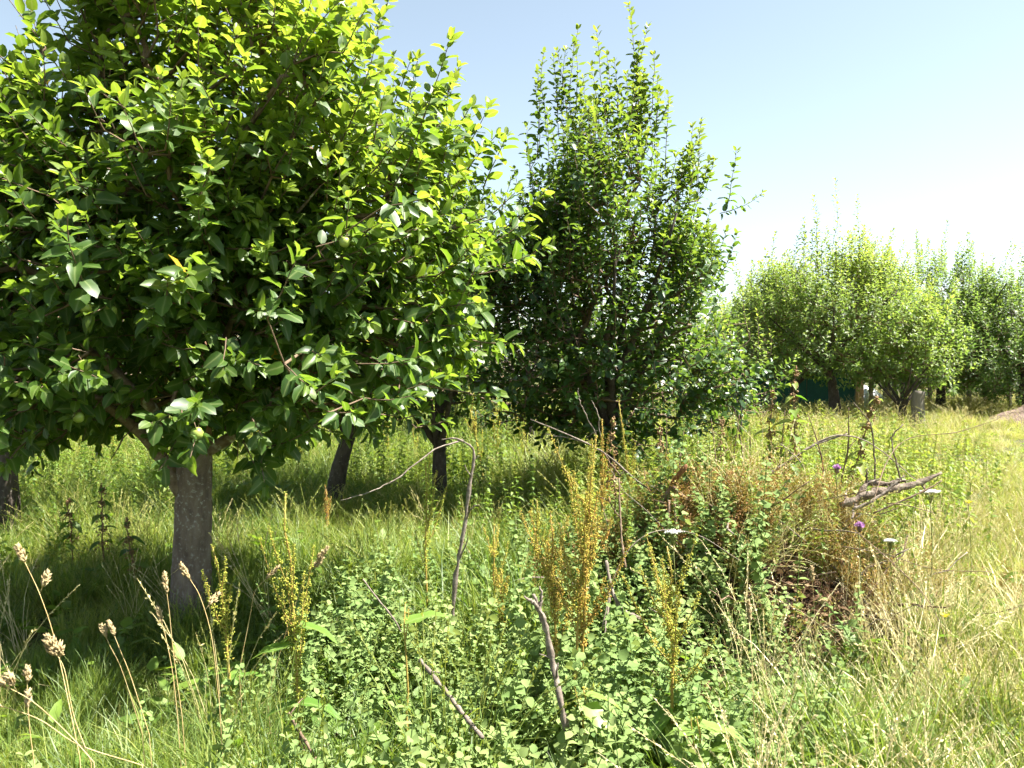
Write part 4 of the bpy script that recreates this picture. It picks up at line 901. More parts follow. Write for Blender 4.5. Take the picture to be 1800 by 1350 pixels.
def dock_meshes(rng, h, branches, tint, seed_size=.0052, whorl=.0115, per=9, lean=(0, 0), start=.42, spread=.16):
    t = np.linspace(0, 1, 10)[:, None]; pts = t * UP * h + np.hstack([t ** 1.6 * lean[0], t ** 1.6 * lean[1], t * 0]) + rng.normal(size=(10, 3)) * .005 * t
    gs = Geo(); V, T, Q = tube(pts, np.linspace(.0075, .0022, 10), 6, .03, rng); gs.add(V, T, Q)
    gp = Geo(); axes = [pts[int(10 * start):]]
    for b in range(branches):
        f = rng.uniform(min(start, .7), .82); i = f * 9; j = int(i); q = pts[j] + (pts[j + 1] - pts[j]) * (i - j); a = rng.random() * 6.28; L = h * rng.uniform(.18, .36) * (1.25 - f * .6); sp = spread * rng.uniform(.5, 2.0)
        u = np.linspace(0, 1, 6)[:, None]; ax = q + UP * L * u + np.array((math.cos(a), math.sin(a), 0)) * L * sp * 2.2 * u ** .7; axes.append(ax)
        V, T, Q = tube(ax, np.linspace(.0025, .0012, 6), 4, 0, rng, cap=False); gs.add(V, None, Q)
    P_, S_ = [], []
    for ax in axes:
        L = np.linalg.norm(np.diff(ax, axis=0), axis=1).sum(); nw = max(4, int(L / whorl)); f = np.linspace(.02, 1, nw)
        x = f * (len(ax) - 1); i = np.minimum(x.astype(int), len(ax) - 2); q = ax[i] + (ax[i + 1] - ax[i]) * (x - i)[:, None]
        kk = rng.random(nw) > .22; q, f = q[kk], f[kk]; q = np.repeat(q, per, 0); ff = np.repeat(f, per); r = .017 * (1.1 - .75 * ff) * rng.uniform(.3, 1.1, len(q)); a = rng.random(len(q)) * 6.28
        q = q + np.stack([np.cos(a) * r, np.sin(a) * r, rng.normal(size=len(q)) * whorl * .35], 1); P_.append(q); S_.append(seed_size * rng.uniform(.6, 1.15, len(q)) * (1.05 - .4 * ff))
    q = np.concatenate(P_); s = np.concatenate(S_)
    scatter_shape(gp, rng, q, s, rng.normal(tint, .16, len(q)), None, True, (1, .8, .55))
    return gs, gp, pts

def dock(px, y, top, label, *, seed, tint=.35, branches=6, lean=(0, 0), leaves=(), stems=1, start=.42, spread=.16, cat="dock plant", stem='redstem', per=9):
    rng = np.random.default_rng(seed); b = place(px, y); root = thing("dock_plant", label, cat, tuple(b))
    for k in range(stems):
        off = np.array((0, 0, 0)) if k == 0 else np.array((rng.uniform(-.05, .07), rng.uniform(-.05, .05), 0)); h = (P(px, top, y)[2] - b[2]) * (1 if k == 0 else rng.uniform(.72, .95))
        gs, gp, pts = dock_meshes(rng, h, branches, tint + .12 * k, lean=lean if k == 0 else (rng.uniform(-.06, .08), 0), start=start, spread=spread, per=per)
        s = obj("stem", gs.mesh("stem", M[stem]), root, tuple(off)); obj("seed_panicle", gp.mesh("seed_panicle", M['seed']), s, kind="stuff")
    for f, az, L, tn, tilt in leaves:
        i = f * 9; j = min(int(i), 8); q = pts[j] + (pts[j + 1] - pts[j]) * (i - j); k = int(rng.integers(0, 2))
        tv, tt, vn = DOCK_T[k]; o = obj("leaf", mesh_np("dock_leaf", tv, tt, {'tint': np.full(len(tv), tn), 'vein': vn}, True, (M['dock'],)), root)
        a = math.radians(az); d = np.array([(math.cos(a), math.sin(a), tilt)]); F = frames(d, UP[None] + rng.normal(size=(1, 3)) * .12)[0]
        m = np.eye(4); m[:3, :3] = F * L; m[:3, 3] = q; o.matrix_local = Matrix(m.tolist())
    return root

dock(522, 2.55, 868, "tall yellow-green dock with lime leaves right of the big trunk", seed=1, tint=.15, branches=9, lean=(-.04, 0), leaves=((.33, -10, .14, .1, .25), (.33, 195, .12, .2, .1), (.52, 190, .15, .35, .05), (.58, 0, .14, .3, .12), (.55, 150, .1, .5, -.2), (.12, 200, .16, .3, .1)), start=.36, spread=.10)
dock(402, 2.85, 955, "shorter yellow dock leaning at the foot of the big trunk", seed=2, tint=.12, branches=6, lean=(-.06, 0), leaves=((.3, 100, .14, .5, .8), (.36, 10, .12, .2, .4), (.4, 200, .08, .3, .3)), start=.4, spread=.10)
dock(1005, 2.75, 770, "tallest dock, rust and ochre seed stalks left of the heap", seed=3, tint=.45, branches=12, lean=(.09, 0), stems=3, leaves=((.3, -30, .2, 1.0, .0), (.26, -70, .18, .6, -.4), (.2, 190, .15, .6, .2), (.3, 20, .14, .4, .1)), start=.40, spread=.13)
dock(1188, 2.55, 955, "golden dock with broad pale leaves at its foot, before the heap", seed=4, tint=.28, branches=12, lean=(-.02, 0), leaves=((.30, -20, .20, 1.0, .05), (.30, -85, .16, 1.0, -.3), (.28, 170, .16, .9, .0), (.34, -60, .15, 1.0, .1), (.38, 15, .13, .2, .35), (.36, 215, .15, .2, -.3), (.3, 240, .13, .4, -.5), (.04, 10, .22, .95, .1)), start=.40, spread=.17)
dock(748, 3.7, 815, "slender pale green dock left of the bent dead branch", seed=5, tint=.10, branches=6, leaves=((.25, 100, .14, .4, .6), (.2, -10, .15, .3, .4), (.3, 0, .16, .7, .2), (.12, 190, .16, .5, .3)), start=.42, spread=.10)
dock(712, 2.6, 1062, "short dock with one large upright leaf in the mint", seed=6, tint=.4, branches=1, leaves=((.9, 22, .15, .5, .4), (.5, 170, .1, .4, .5)), start=.85, spread=.1, per=3)
dock(945, 4.2, 880, "small ochre dock pair left of the tallest dock", seed=7, tint=.25, branches=5, stems=2, start=.45, spread=.1)
dock(868, 3.6, 925, "low ochre dock right of the bent dead branch", seed=8, tint=.4, branches=4, stems=2, start=.45, spread=.15)
dock(572, 6.0, 858, "brown dried dock by the leaning trunk's foot", seed=9, tint=.85, branches=5, start=.35, spread=.08, stem='drystem')
dock(1120, 4.9, 705, "thin crooked dock rising beside the upright tree's trunk", seed=10, tint=.35, branches=5, lean=(-.12, 0), start=.4, spread=.08)
dock(1060, 4.4, 735, "orange-tipped dock just right of the tallest dock", seed=12, tint=.7, branches=6, start=.4, spread=.1)

dock(1236, 2.15, 1262, "low dock with two broad pale leaves at the bottom edge", seed=14, tint=.4, branches=1, leaves=((.95, -12, .14, .75, .05), (.80, -100, .11, .6, -.15), (.9, 165, .10, .7, .1)), start=.9, spread=.1, per=2)
dock(1030, 2.3, 1205, "low dock with one pale leaf right of the forked stick", seed=15, tint=.4, branches=1, leaves=((.95, 8, .12, .7, .05), (.9, -60, .13, .5, -.3)), start=.9, spread=.1, per=2)

# docks standing in the sunlit grass farther back
rngd = np.random.default_rng(51); kinds = []
for k in range(4):
    gs, gp, _ = dock_meshes(rngd, 1.0, 6, (.05, .2, .35, .1)[k], .0125, .026, 7, start=.35, spread=.12); kinds.append((gs.mesh("stem", M['redstem']), gp.mesh("seed_panicle", M['seed'])))
ORD = "first second third fourth fifth sixth seventh eighth ninth tenth eleventh twelfth".split()
def far_docks(n, px0, px1, y0, y1, h, label, group):
    cols = np.sort(rngd.uniform(px0, px1, n) * .35 + np.linspace(px0, px1, n) * .65)
    for i in range(n):
        k = kinds[rngd.integers(0, 4)]; b = place(cols[i], rngd.uniform(y0, y1)); root = thing("dock_plant", label % ORD[i], "dock plant", tuple(b), group)
        s = obj("stem", k[0], root); obj("seed_panicle", k[1], s, kind="stuff"); q = rngd.uniform(*h); root.scale = (q, q, q); root.rotation_euler = (rngd.normal() * .13, rngd.normal() * .13, rngd.random() * 6)
far_docks(12, 20, 290, 9, 12.5, (.8, 1.15), "%s from the left of the yellow-green docks left of the big trunk", "docks left of the big trunk")
far_docks(11, 395, 560, 8.4, 11, (.75, 1.1), "%s from the left of the docks between big and leaning trunks", "docks behind the big trunk")
far_docks(12, 620, 990, 8.3, 11, (.7, 1.1), "%s from the left of the docks between leaning trunk and upright tree", "docks behind the slim trunk")
far_docks(12, 1130, 1480, 5.6, 8.5, (.75, 1.05), "%s from the left of the ochre docks behind the heap", "docks behind the heap")

def nettle(px, y, top, label, seed, leaf=.125, tint=.55, dry=False):
    rng = np.random.default_rng(seed); b = place(px, y); h = P(px, top, y)[2] - b[2]; root = thing("nettle_plant", label, "nettle", tuple(b))
    lean = rng.normal(size=2) * .05; t = np.linspace(0, 1, 12)[:, None]; pts = t * UP * h + np.hstack([t ** 2 * lean[0] * h, t ** 2 * lean[1] * h, t * 0]) + rng.normal(size=(12, 3)) * .006 * t
    g = Geo(); V, T, Q = tube(pts, np.linspace(.007, .0026, 12), 5, .04, rng); g.add(V, T, Q); obj("stem", g.mesh("stem", M['drystem']), root)
    gf = Geo(); k = int(h / .075)
    for i in range(k):
        f = (i + 1) / k; x = f * 11; j = min(int(x), 10); q = pts[j] + (pts[j + 1] - pts[j]) * (x - j)
        if f < .45: continue
        for s in (0, math.pi):
            a = i * 1.57 + s + rng.normal() * .25; L = leaf * rng.uniform(.75, 1.1) * (1.0 if f < .8 else 1 - 2.4 * (f - .8)); tn = round(float(np.clip(rng.normal(tint, .2), 0, 1)) * 5) / 5
            key = ('net', tn)
            if key not in LEAFCACHE: tv, tt, vn = NET_T[0]; LEAFCACHE[key] = mesh_np("nettle_leaf", tv, tt, {'tint': np.full(len(tv), tn), 'vein': vn}, True, (M['nettle1'],))
            o = obj("leaf", LEAFCACHE[key], root); F = frames(np.array([(math.cos(a), math.sin(a), rng.uniform(-.55, .25))]), UP[None] + rng.normal(size=(1, 3)) * .2)[0]
            m = np.eye(4); m[:3, :3] = F * L; m[:3, 3] = q; o.matrix_local = Matrix(m.tolist())
        m = 44; a = rng.random(m) * 6.28; l = rng.random(m) * .065 * (1.3 - f); fp = q + np.stack([np.cos(a) * l, np.sin(a) * l, -l * .8 + rng.normal(size=m) * .012], 1)
        scatter_shape(gf, rng, fp, rng.uniform(.004, .009, m), rng.normal(.8, .15, m))
    obj("flower_tassels", gf.mesh("flower_tassels", M['rust1']), root, kind="stuff")
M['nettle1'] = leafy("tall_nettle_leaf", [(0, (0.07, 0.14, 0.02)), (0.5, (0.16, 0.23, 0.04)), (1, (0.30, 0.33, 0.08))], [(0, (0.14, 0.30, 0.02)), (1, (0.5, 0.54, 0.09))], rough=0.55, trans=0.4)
M['rust1'] = leafy("nettle_flower", [(0, (0.22, 0.2, 0.06)), (1, (0.34, 0.2, 0.10))], [(0, (0.3, 0.28, 0.06)), (1, (0.4, 0.24, 0.1))], rough=0.7, trans=0.25)
nettle(1397, 4.6, 650, "tallest seeding nettle standing above the heap", 1, tint=.5)
nettle(1352, 4.7, 692, "second tall nettle, left of the tallest one", 2, tint=.5)
nettle(1484, 4.7, 700, "seeding nettle right of the tallest one, by the sunlit meadow", 3, tint=.6)
nettle(1084, 4.3, 738, "pinkish seeding nettle in front of the upright tree's trunk", 4, .06, .6)
nettle(1168, 5.0, 752, "bare-stemmed nettle above the broken brown branch", 5, .06, .7)
nettle(1262, 5.0, 742, "thin nettle above the middle of the heap", 6, .06, .75)
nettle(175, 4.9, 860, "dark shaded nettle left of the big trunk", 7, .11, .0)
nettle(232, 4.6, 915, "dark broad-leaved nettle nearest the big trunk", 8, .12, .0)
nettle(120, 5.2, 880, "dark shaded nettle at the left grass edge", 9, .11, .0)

# flowers
def stalk(px, y, top):
    b = place(px, y); h = P(px, top, y)[2] - b[2]; return b, h
def thistle(px, y, top, label, seed):
    rng = np.random.default_rng(seed); b, h = stalk(px, y, top); root = thing("knapweed", label, "flower", tuple(b))
    pts = np.array([(0, 0, 0), (.01, 0, h * .5), (0, .01, h)]); V, T, Q = tube(spline(pts, 8), .0028, 5); obj("stem", mesh_np("stem", V, [T, Q], None, True, (M['greenstem'],)), root)
    V, T, Q = tube(np.array([(0, 0, h - .008), (0, 0, h), (0, 0, h + .012), (0, 0, h + .02)]), np.array([.004, .012, .012, .008]), 9, .06, rng); obj("bud_base", mesh_np("bud_base", V, [T, Q], None, True, (M['deadbrown'],)), root)
    n = 90; a = rng.random(n) * 6.28; el = rng.uniform(.15, 1.4, n); d = np.stack([np.cos(a) * np.cos(el), np.sin(a) * np.cos(el), np.sin(el)], 1)
    g = Geo(); scatter_shape(g, rng, np.array((0, 0, h + .016)) + d * .004, rng.uniform(.016, .026, n), rng.random(n), d, False); obj("petals", g.mesh("petals", M['purple']), root, kind="stuff")
thistle(1474, 3.9, 830, "purple knapweed flower above the thick dead branch", 1)
thistle(1516, 3.5, 932, "purple knapweed flower low on the heap's right side", 2)
def umbel(px, y, top, label, seed, r=.05):
    rng = np.random.default_rng(seed); b, h = stalk(px, y, top); root = thing("white_umbel_flower", label, "flower", tuple(b))
    g = Geo(); V, T, Q = tube(spline(np.array([(0, 0, 0), (.02, .01, h * .5), (0, 0, h - .05)]), 8), .0024, 5); g.add(V, T, Q)
    gf = Geo(); tilt = np.array((0.1, -.25, 0))
    r = r * .6
    for k in range(16):
        a = k * 2.4; q = r * math.sqrt((k + .5) / 16); c = np.array((math.cos(a) * q, math.sin(a) * q, 0)); c[2] = h + .015 - c[:2] @ -tilt[:2] * .5 - q * .2
        V, T, Q = tube(np.array([(0, 0, h - .05), (c[0] * .6, c[1] * .6, c[2] - .02), tuple(c)]), .001, 4, cap=False); g.add(V, None, Q)
        m = 16; p = c + np.stack([rng.normal(size=m) * .0075, rng.normal(size=m) * .0075, rng.random(m) * .005], 1); scatter_shape(gf, rng, p, rng.uniform(.0035, .0055, m), rng.random(m), None, True, (1, 1, .5))
    obj("stem", g.mesh("stem", M['greenstem']), root); obj("florets", gf.mesh("florets", M['white']), root, kind="stuff")
umbel(1186, 3.1, 940, "white umbel flower above the golden dock", 3, .045)
umbel(1640, 3.8, 868, "white umbel flower under the thick branch's tip", 4, .06)
umbel(1570, 3.6, 955, "small white umbel right of the low knapweed", 5, .03)
def buttercup(px, y, top, label, seed):
    rng = np.random.default_rng(seed); b, h = stalk(px, y, top); root = thing("yellow_flower", label, "flower", tuple(b))
    V, T, Q = tube(spline(np.array([(0, 0, 0), (.02, .0, h * .5), (0, 0, h)]), 7), .0016, 4); obj("stem", mesh_np("stem", V, [T, Q], None, True, (M['greenstem'],)), root)
    tv, tt, vn = leaf_template(.9, .1, -.4, 0, (.3, .7), (.8, 1))
    for k in range(6):
        a = k * 1.047; o = obj("petal", leaf_mesh([(tv, tt, vn)], 0, .5, M['yellow'], 'yel'), root); F = frames(np.array([(math.cos(a), math.sin(a), .3)]), UP[None])[0]; m = np.eye(4); m[:3, :3] = F * .022; m[:3, 3] = (0, 0, h); o.matrix_local = Matrix(m.tolist())
buttercup(1670, 3.1, 1085, "yellow flower in the grass right of the heap", 6)
buttercup(1708, 3.9, 885, "yellow flower in the meadow right of the white umbel", 7)

# cocksfoot seed heads in the left foreground
def cocksfoot(label, rows, seed, lobes=((1.0, .07),), r=.0015, fat=1.0):
    fat *= .6; lobes = [(f, L * .85) for f, L in lobes]
    rng = np.random.default_rng(seed); p = spline(np.array([P(a, b, y) for a, b, y in rows]), 14); foot = p[0].copy()
    g0 = float(gz(foot[0], foot[1]))
    if foot[2] > g0 + .03: p = np.vstack([[foot[0] + .02, foot[1] + .02, g0 - .02], p])
    base = p[0].copy(); root = thing("cocksfoot_stalk", label, "grass stalk", tuple(base), "cocksfoot stalks in the left foreground"); p = p - base
    V, T, Q = tube(p, np.linspace(r * .8, r * .5, len(p)), 5); obj("stem", mesh_np("stem", V, [T, Q], None, True, (M['stemstraw'],)), root)
    for f, L in lobes:
        i = min(int(f * (len(p) - 1)), len(p) - 1); q = p[i]; ax = unit(p[i] - p[max(i - 1, 0)]); side = unit(rng.normal(size=3) + np.array((.5, -.3, 0)))
        ax = ax if f >= 1 else unit(ax * .6 + side * .7); st = q + ax * (0 if f >= 1 else .02); g = Geo()
        if f < 1: V, T, Q = tube(np.array([q, st + ax * .005]), r * .4, 4); g.add(V, T, Q, tint=.5)
        m = int(1500 * L) + 20; u = rng.random(m); w = .011 * fat * np.sin(np.clip(u * .86 + .12, 0, 1) * 3.14) ** .7 * (1 + .35 * np.sin(u * 17 + seed)); a = rng.random(m) * 6.28
        v1 = unit(np.cross(ax, np.array((.2, .5, .8)))); v2 = np.cross(ax, v1); o_ = v1 * np.cos(a)[:, None] + v2 * np.sin(a)[:, None]
        pos = st + ax * (u * L)[:, None] + o_ * (w * rng.uniform(.2, 1, m))[:, None]
        scatter_shape(g, rng, pos, rng.uniform(.006, .011, m), rng.random(m), unit(ax + o_ * .6 + rng.normal(size=(m, 3)) * .25), True, (1, .32, .28))
        obj("seed_head", g.mesh("seed_head", M['head']), root, kind="stuff")
cocksfoot("tall two-headed cocksfoot stalk at the left edge", [(140, 1330, 1.7), (100, 1140, 1.75), (72, 1050, 1.75), (42, 985, 1.75)], 1, ((1.0, .045), (.72, .035)))
cocksfoot("reddish cocksfoot stalk crossing the big trunk's foot", [(385, 1230, 2.0), (372, 1120, 2.0), (352, 1050, 2.0), (332, 1015, 2.0)], 2, ((1.0, .05), (.62, .04)))
cocksfoot("thickest cocksfoot head, drooping in the lower left", [(160, 1340, 1.5), (130, 1260, 1.5), (114, 1180, 1.5), (100, 1150, 1.5)], 3, ((1.0, .05), (.9, .03)), fat=1.7)
cocksfoot("straw cocksfoot stalk bending left to the frame's edge", [(165, 1340, 1.45), (120, 1290, 1.45), (60, 1235, 1.45), (8, 1205, 1.45)], 4, ((1.0, .06), (.9, .03)), fat=1.4)
cocksfoot("slim upright cocksfoot head left of the big trunk's foot", [(320, 1260, 2.1), (305, 1150, 2.1), (298, 1080, 2.1), (293, 1040, 2.1)], 5, ((1.0, .06),), fat=.9)
cocksfoot("small cocksfoot head just below the slim upright one", [(312, 1260, 2.0), (303, 1180, 2.0), (290, 1115, 2.0), (284, 1092, 2.0)], 6, ((1.0, .045),), fat=.8)
cocksfoot("pale cocksfoot head standing in the lower left shade", [(60, 1340, 1.7), (52, 1280, 1.7), (48, 1215, 1.7), (48, 1195, 1.7)], 7, ((1.0, .035),))
cocksfoot("pair of small cocksfoot heads in the shade, left one", [(250, 1290, 2.1), (215, 1180, 2.1), (193, 1135, 2.1), (186, 1118, 2.1)], 8, ((1.0, .04),), fat=.9)
cocksfoot("pair of small cocksfoot heads in the shade, right one", [(262, 1290, 2.1), (230, 1190, 2.1), (210, 1140, 2.1), (200, 1115, 2.1)], 9, ((1.0, .045),), fat=.8)
cocksfoot("brown feathery cocksfoot head right of the tall dock", [(470, 1230, 2.6), (500, 1120, 2.6), (535, 1020, 2.6), (558, 985, 2.6)], 10, ((1.0, .07), (.85, .05)), fat=1.2)
cocksfoot("cocksfoot stalk bowed towards the tall dock", [(420, 1180, 2.5), (440, 1080, 2.5), (448, 1040, 2.5), (470, 1015, 2.5)], 11, ((1.0, .06),))
cocksfoot("thin cocksfoot stalk lying across the bottom left corner", [(250, 1345, 1.5), (140, 1310, 1.5), (70, 1265, 1.5), (0, 1240, 1.5)], 12, ((.85, .03), (1.0, .04)), fat=.7)
cocksfoot("cocksfoot stalk beside the golden dock's right leaf", [(1330, 1340, 2.0), (1325, 1250, 2.0), (1322, 1150, 2.0), (1318, 1090, 2.0)], 13, ((1.0, .06),), fat=.8)
cocksfoot("cocksfoot head before the heap's dark hollow", [(1450, 1280, 2.8), (1440, 1180, 2.8), (1432, 1080, 2.8), (1428, 1020, 2.8)], 14, ((1.0, .06), (.85, .04)))

# ------------------------------------------------------------------ dead wood
def dead(label, rows, mat='dead', twigs=(), seed=0, name="dead_branch", cat="branch", group=None, knots=True, end=None):
    rng = np.random.default_rng(seed + 900); A = np.array([tuple(P(a, b, y)) + (r * (.66 if r < .018 else .8),) for a, b, y, r in rows]); base = A[0, :3].copy()
    n = max(8, 5 * len(A)); S = spline(A, n); pts = S[:, :3] + rng.normal(size=(n, 3)) * S[:, 3:] * .10; rr = np.maximum(S[:, 3], .0012) * (1 + (.16 * rng.normal(size=n) if knots else 0))
    gw = Geo(); V, T, Q = tube(pts - base, rr, 9 if rr.max() > .007 else 5, .13, rng); gw.add(V, T, Q)
    for q in range(int(rng.integers(2, 6)) if rr.max() > .005 else 0):       # stubs of broken side shoots
        i = int(rng.integers(1, n - 1)); dd = unit(unit(pts[i + 1 if i + 1 < n else i] - pts[i - 1]) * .6 + unit(rng.normal(size=3)) * .8); L = rng.uniform(.02, .07) + rr[i] * 1.5
        V, T, Q = tube(np.array([pts[i], pts[i] + dd * L * .5, pts[i] + dd * L + rng.normal(size=3) * .006]) - base, np.array([rr[i] * .5, rr[i] * .36, rr[i] * .2]), 5, .08, rng); gw.add(V, T, Q)
    me = gw.mesh("wood", M[mat])
    if not twigs and not end:
        o = obj(name, me, None, tuple(base)); o["label"] = label; o["category"] = cat; o["kind"] = "thing"
        if group: o["group"] = group
        return o
    root = thing(name, label, cat, tuple(base), group); obj("wood", me, root)
    for tw in twigs:
        B = np.array([tuple(P(a, b, y)) + (r * .75,) for a, b, y, r in tw]); m = max(6, 4 * len(B)); S = spline(B, m); V, T, Q = tube(S[:, :3] - base + rng.normal(size=(m, 3)) * .002, np.maximum(S[:, 3], .001), 5, .05, rng)
        obj("twig", mesh_np("twig", V, [T, Q], None, True, (M[mat],)), root)
    if end:
        V, T, Q = tube((np.array([P(*e[:3]) for e in end]) - base), np.array([e[3] for e in end]), 8, .12, rng); obj("broken_end", mesh_np("broken_end", V, [T, Q], None, True, (M['brokenend'],)), root)
    return root

dead("tall bent grey branch with a long drooping twig, left of centre", [(793, 1110, 3.2, .013), (803, 1000, 3.2, .0125), (818, 915, 3.2, .0115), (826, 850, 3.2, .0105), (833, 800, 3.2, .009), (826, 783, 3.2, .0075), (800, 771, 3.2, .006), (776, 773, 3.2, .004)], 'dead',
     twigs=[[(808, 776, 3.2, .005), (765, 790, 3.15, .0045), (700, 840, 3.05, .004), (655, 862, 3.0, .003), (598, 880, 2.95, .002)], [(820, 912, 3.2, .005), (828, 895, 3.15, .004), (842, 886, 3.12, .002)], [(806, 985, 3.2, .006), (818, 960, 3.15, .004), (822, 945, 3.1, .002)], [(832, 812, 3.2, .004), (840, 800, 3.2, .002)]], seed=1)
dead("short grey forked stick standing in the mint", [(1000, 1300, 2.3, .017), (985, 1230, 2.3, .0165), (972, 1165, 2.35, .015), (958, 1100, 2.35, .013), (945, 1065, 2.35, .0125), (938, 1045, 2.35, .008)], 'dead',
     twigs=[[(948, 1070, 2.35, .009), (935, 1058, 2.33, .008), (922, 1050, 2.32, .004)], [(948, 1068, 2.35, .009), (952, 1048, 2.35, .006), (950, 1032, 2.35, .003)]], seed=2)
dead("straight grey stick lying aslant in the mint", [(738, 1160, 2.5, .0105), (775, 1205, 2.4, .0105), (810, 1250, 2.3, .010), (848, 1297, 2.2, .009)], 'dead', seed=3)
dead("dark stick at the bottom edge below the tall dock", [(505, 1250, 2.25, .007), (535, 1300, 2.15, .008), (570, 1360, 2.05, .008)], 'deadbrown', seed=4)
dead("thin broken stick right of the tall dock", [(638, 1018, 3.0, .004), (662, 1050, 2.95, .006), (690, 1085, 2.9, .006), (705, 1110, 2.9, .004)], 'dead', seed=5)
dead("fan of pale twigs pointing left off the heap", [(1180, 885, 4.2, .009), (1120, 845, 4.2, .0085), (1060, 795, 4.2, .0075), (1000, 765, 4.2, .006), (932, 737, 4.2, .003)], 'dead',
     twigs=[[(1055, 792, 4.2, .006), (1010, 772, 4.2, .0045), (956, 762, 4.2, .0025)], [(1050, 768, 4.15, .004), (1030, 730, 4.15, .0045), (1017, 700, 4.15, .004), (1017, 682, 4.15, .002)], [(1056, 768, 4.15, .004), (1050, 725, 4.15, .004), (1040, 704, 4.15, .002)], [(1030, 770, 4.15, .003), (1050, 757, 4.1, .002)]], seed=6)
dead("dark snapped branch with a red-brown broken end", [(1150, 905, 4.0, .016), (1168, 875, 4.0, .016), (1182, 850, 4.0, .015)], 'deadbrown', twigs=[[(1180, 855, 4.0, .014), (1210, 880, 4.0, .012), (1250, 905, 3.95, .008)], [(1176, 880, 3.95, .010), (1172, 930, 3.9, .010), (1170, 975, 3.85, .010)], [(1186, 875, 3.95, .009), (1188, 930, 3.9, .009), (1190, 960, 3.85, .008)]],
     end=[(1182, 850, 4.0, .012), (1192, 836, 3.98, .012), (1202, 823, 3.96, .014), (1207, 817, 3.95, .007)], seed=7)
dead("long brown branch sloping up behind the heap", [(1335, 845, 4.4, .010), (1390, 808, 4.4, .010), (1430, 783, 4.4, .009), (1490, 762, 4.4, .006)], 'dead', twigs=[[(1420, 788, 4.4, .006), (1470, 765, 4.4, .006), (1520, 775, 4.4, .005), (1560, 800, 4.4, .0045), (1610, 845, 4.4, .0035)], [(1372, 780, 4.4, .004), (1405, 810, 4.35, .005), (1422, 850, 4.3, .005)]], seed=8)
dead("thick lichened branch jutting right off the heap", [(1478, 888, 3.9, .020), (1520, 872, 3.9, .025), (1560, 862, 3.9, .026), (1610, 850, 3.9, .021), (1655, 831, 3.9, .008)], 'deadmoss', twigs=[[(1560, 860, 3.9, .010), (1575, 845, 3.9, .007), (1590, 838, 3.9, .004)], [(1618, 850, 3.9, .008), (1628, 862, 3.88, .004)]], seed=9)
dead("second lichened branch lying on the thick one", [(1500, 895, 3.95, .014), (1522, 852, 4.0, .018), (1560, 850, 4.0, .019), (1592, 844, 4.0, .015)], 'deadmoss', twigs=[[(1524, 850, 4.0, .010), (1523, 825, 4.0, .006)], [(1538, 852, 4.0, .007), (1536, 800, 4.0, .006), (1530, 745, 4.0, .0045), (1500, 708, 4.0, .003)], [(1585, 845, 4.0, .007), (1572, 800, 4.0, .006), (1568, 770, 4.0, .005), (1588, 745, 4.0, .004)]], seed=10)
dead("bleached forked stick under the thick lichened branch", [(1500, 895, 3.75, .012), (1530, 882, 3.75, .011), (1560, 862, 3.75, .008), (1590, 835, 3.75, .003)], 'dead', twigs=[[(1500, 897, 3.75, .010), (1498, 912, 3.72, .006)]], seed=11)
dead("straight thin stick below the thick lichened branch", [(1535, 902, 3.6, .0055), (1590, 878, 3.6, .0065), (1630, 860, 3.6, .0055), (1655, 845, 3.6, .003)], 'deadbrown', twigs=[[(1545, 905, 3.6, .004), (1580, 892, 3.58, .003)], [(1560, 885, 3.6, .004), (1600, 890, 3.55, .003), (1645, 903, 3.5, .002)]], seed=12)
dead("hooked dark branch on the heap's left flank", [(1066, 985, 3.4, .009), (1074, 1030, 3.35, .012), (1092, 1070, 3.3, .014), (1128, 1088, 3.3, .013)], 'dead', twigs=[[(1072, 1010, 3.4, .006), (1070, 1060, 3.3, .006), (1062, 1120, 3.2, .005)]], seed=13)
dead("upright dark stick between the tallest dock and the heap", [(1100, 1000, 3.7, .008), (1093, 950, 3.75, .009), (1090, 900, 3.8, .008), (1088, 840, 3.85, .006)], 'deadbrown', twigs=[[(1090, 835, 3.85, .005), (1070, 810, 3.85, .004), (1058, 790, 3.85, .002)], [(1089, 838, 3.85, .005), (1098, 822, 3.85, .002)]], seed=14)
dead("curved brown twig reaching right over the meadow", [(1530, 900, 3.6, .0035), (1560, 810, 3.9, .004), (1600, 770, 4.0, .0035), (1680, 760, 4.0, .003), (1760, 735, 4.0, .0015)], 'deadbrown', seed=15)
dead("long arched stem in front of the heap", [(1055, 1120, 2.9, .0032), (1085, 1000, 3.0, .0035), (1140, 938, 3.05, .003), (1220, 938, 3.1, .0025), (1300, 985, 3.1, .0018)], 'dead', seed=16)
dead("low pale twig crossing the heap's right slope", [(1480, 960, 3.4, .003), (1560, 975, 3.3, .003), (1640, 1000, 3.2, .0025), (1740, 1005, 3.1, .0015)], 'deadbrown', twigs=[[(1560, 975, 3.3, .002), (1620, 940, 3.3, .0015)]], seed=17)
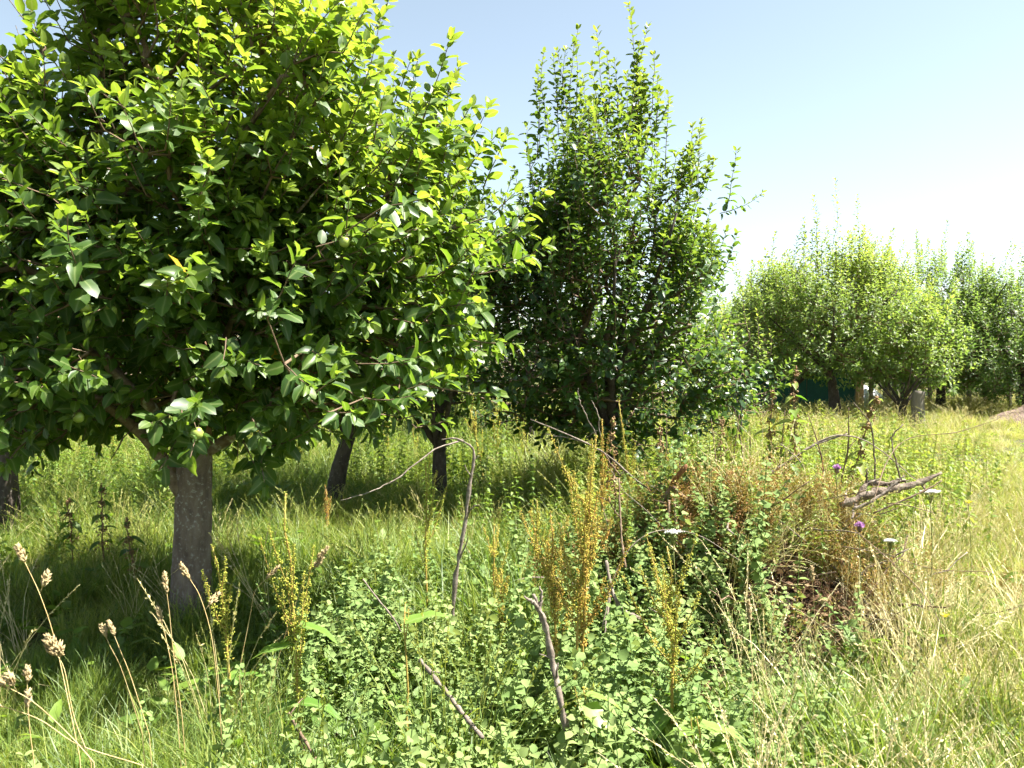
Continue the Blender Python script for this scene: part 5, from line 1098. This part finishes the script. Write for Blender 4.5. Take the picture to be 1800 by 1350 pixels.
dead("drooping twig right of the heap near the yellow flower", [(1500, 930, 3.5, .003), (1580, 1000, 3.3, .003), (1640, 1070, 3.2, .0025), (1690, 1200, 3.0, .0015)], 'deadbrown', seed=18)
rngs = np.random.default_rng(71)
for k, (a0, b0, a1, b1) in enumerate(((1162, 868, 1172, 748), (1180, 860, 1202, 770), (1232, 880, 1226, 765), (1262, 875, 1250, 750), (1283, 885, 1300, 742), (1302, 868, 1292, 735), (1325, 880, 1318, 760), (1365, 860, 1380, 735), (1448, 870, 1420, 740), (1478, 850, 1492, 730))):
    y0 = 4.55 + rngs.uniform(-.15, .2); m = ((a0 + a1) / 2 + rngs.normal() * 7, (b0 + b1) / 2)
    dead("%s from the left of the bare dry stalks rising behind the heap" % ORD[k], [(a0, b0 + 60, y0, .0085), (a0, b0, y0, .008), (*m, y0, .0066), (a1, b1 - 14, y0, .003)], 'deadbrown', seed=200 + k, name="dry_stalk", cat="stalk", group="dry stalks behind the heap",
         twigs=[[(*m, y0, .005), (m[0] + rngs.uniform(-26, 26), m[1] - rngs.uniform(20, 45), y0 + .05, .0018)]])
rngt = np.random.default_rng(61)
for k in range(46):
    x0 = rngt.normal(1.25, .42); y0 = rngt.normal(3.95, .26); a = rngt.random() * 6.28; L = rngt.uniform(.3, .8); el = rngt.uniform(-.05, .8)
    z0 = float(surf(x0, y0)) + rngt.uniform(-.02, .06); d = np.array((math.cos(a) * math.cos(el), math.sin(a) * math.cos(el), math.sin(el)))
    p = np.array((x0, y0, z0)) + np.linspace(0, 1, 7)[:, None] * d * L + rngt.normal(size=(7, 3)) * .014; r = rngt.uniform(.003, .009)
    V, T, Q = tube(p - p[0], np.linspace(r, r * .4, 7), 5, .08, rngt); o = obj("dead_twig", mesh_np("dead_twig", V, [T, Q], None, True, (M[('dead', 'deadbrown')[k % 2]],)), None, tuple(p[0]))
    o["label"] = "thin dead twig tangled among the rusty weeds of the heap"; o["category"] = "twig"; o["group"] = "dead twigs tangled in the heap"; o["kind"] = "thing"
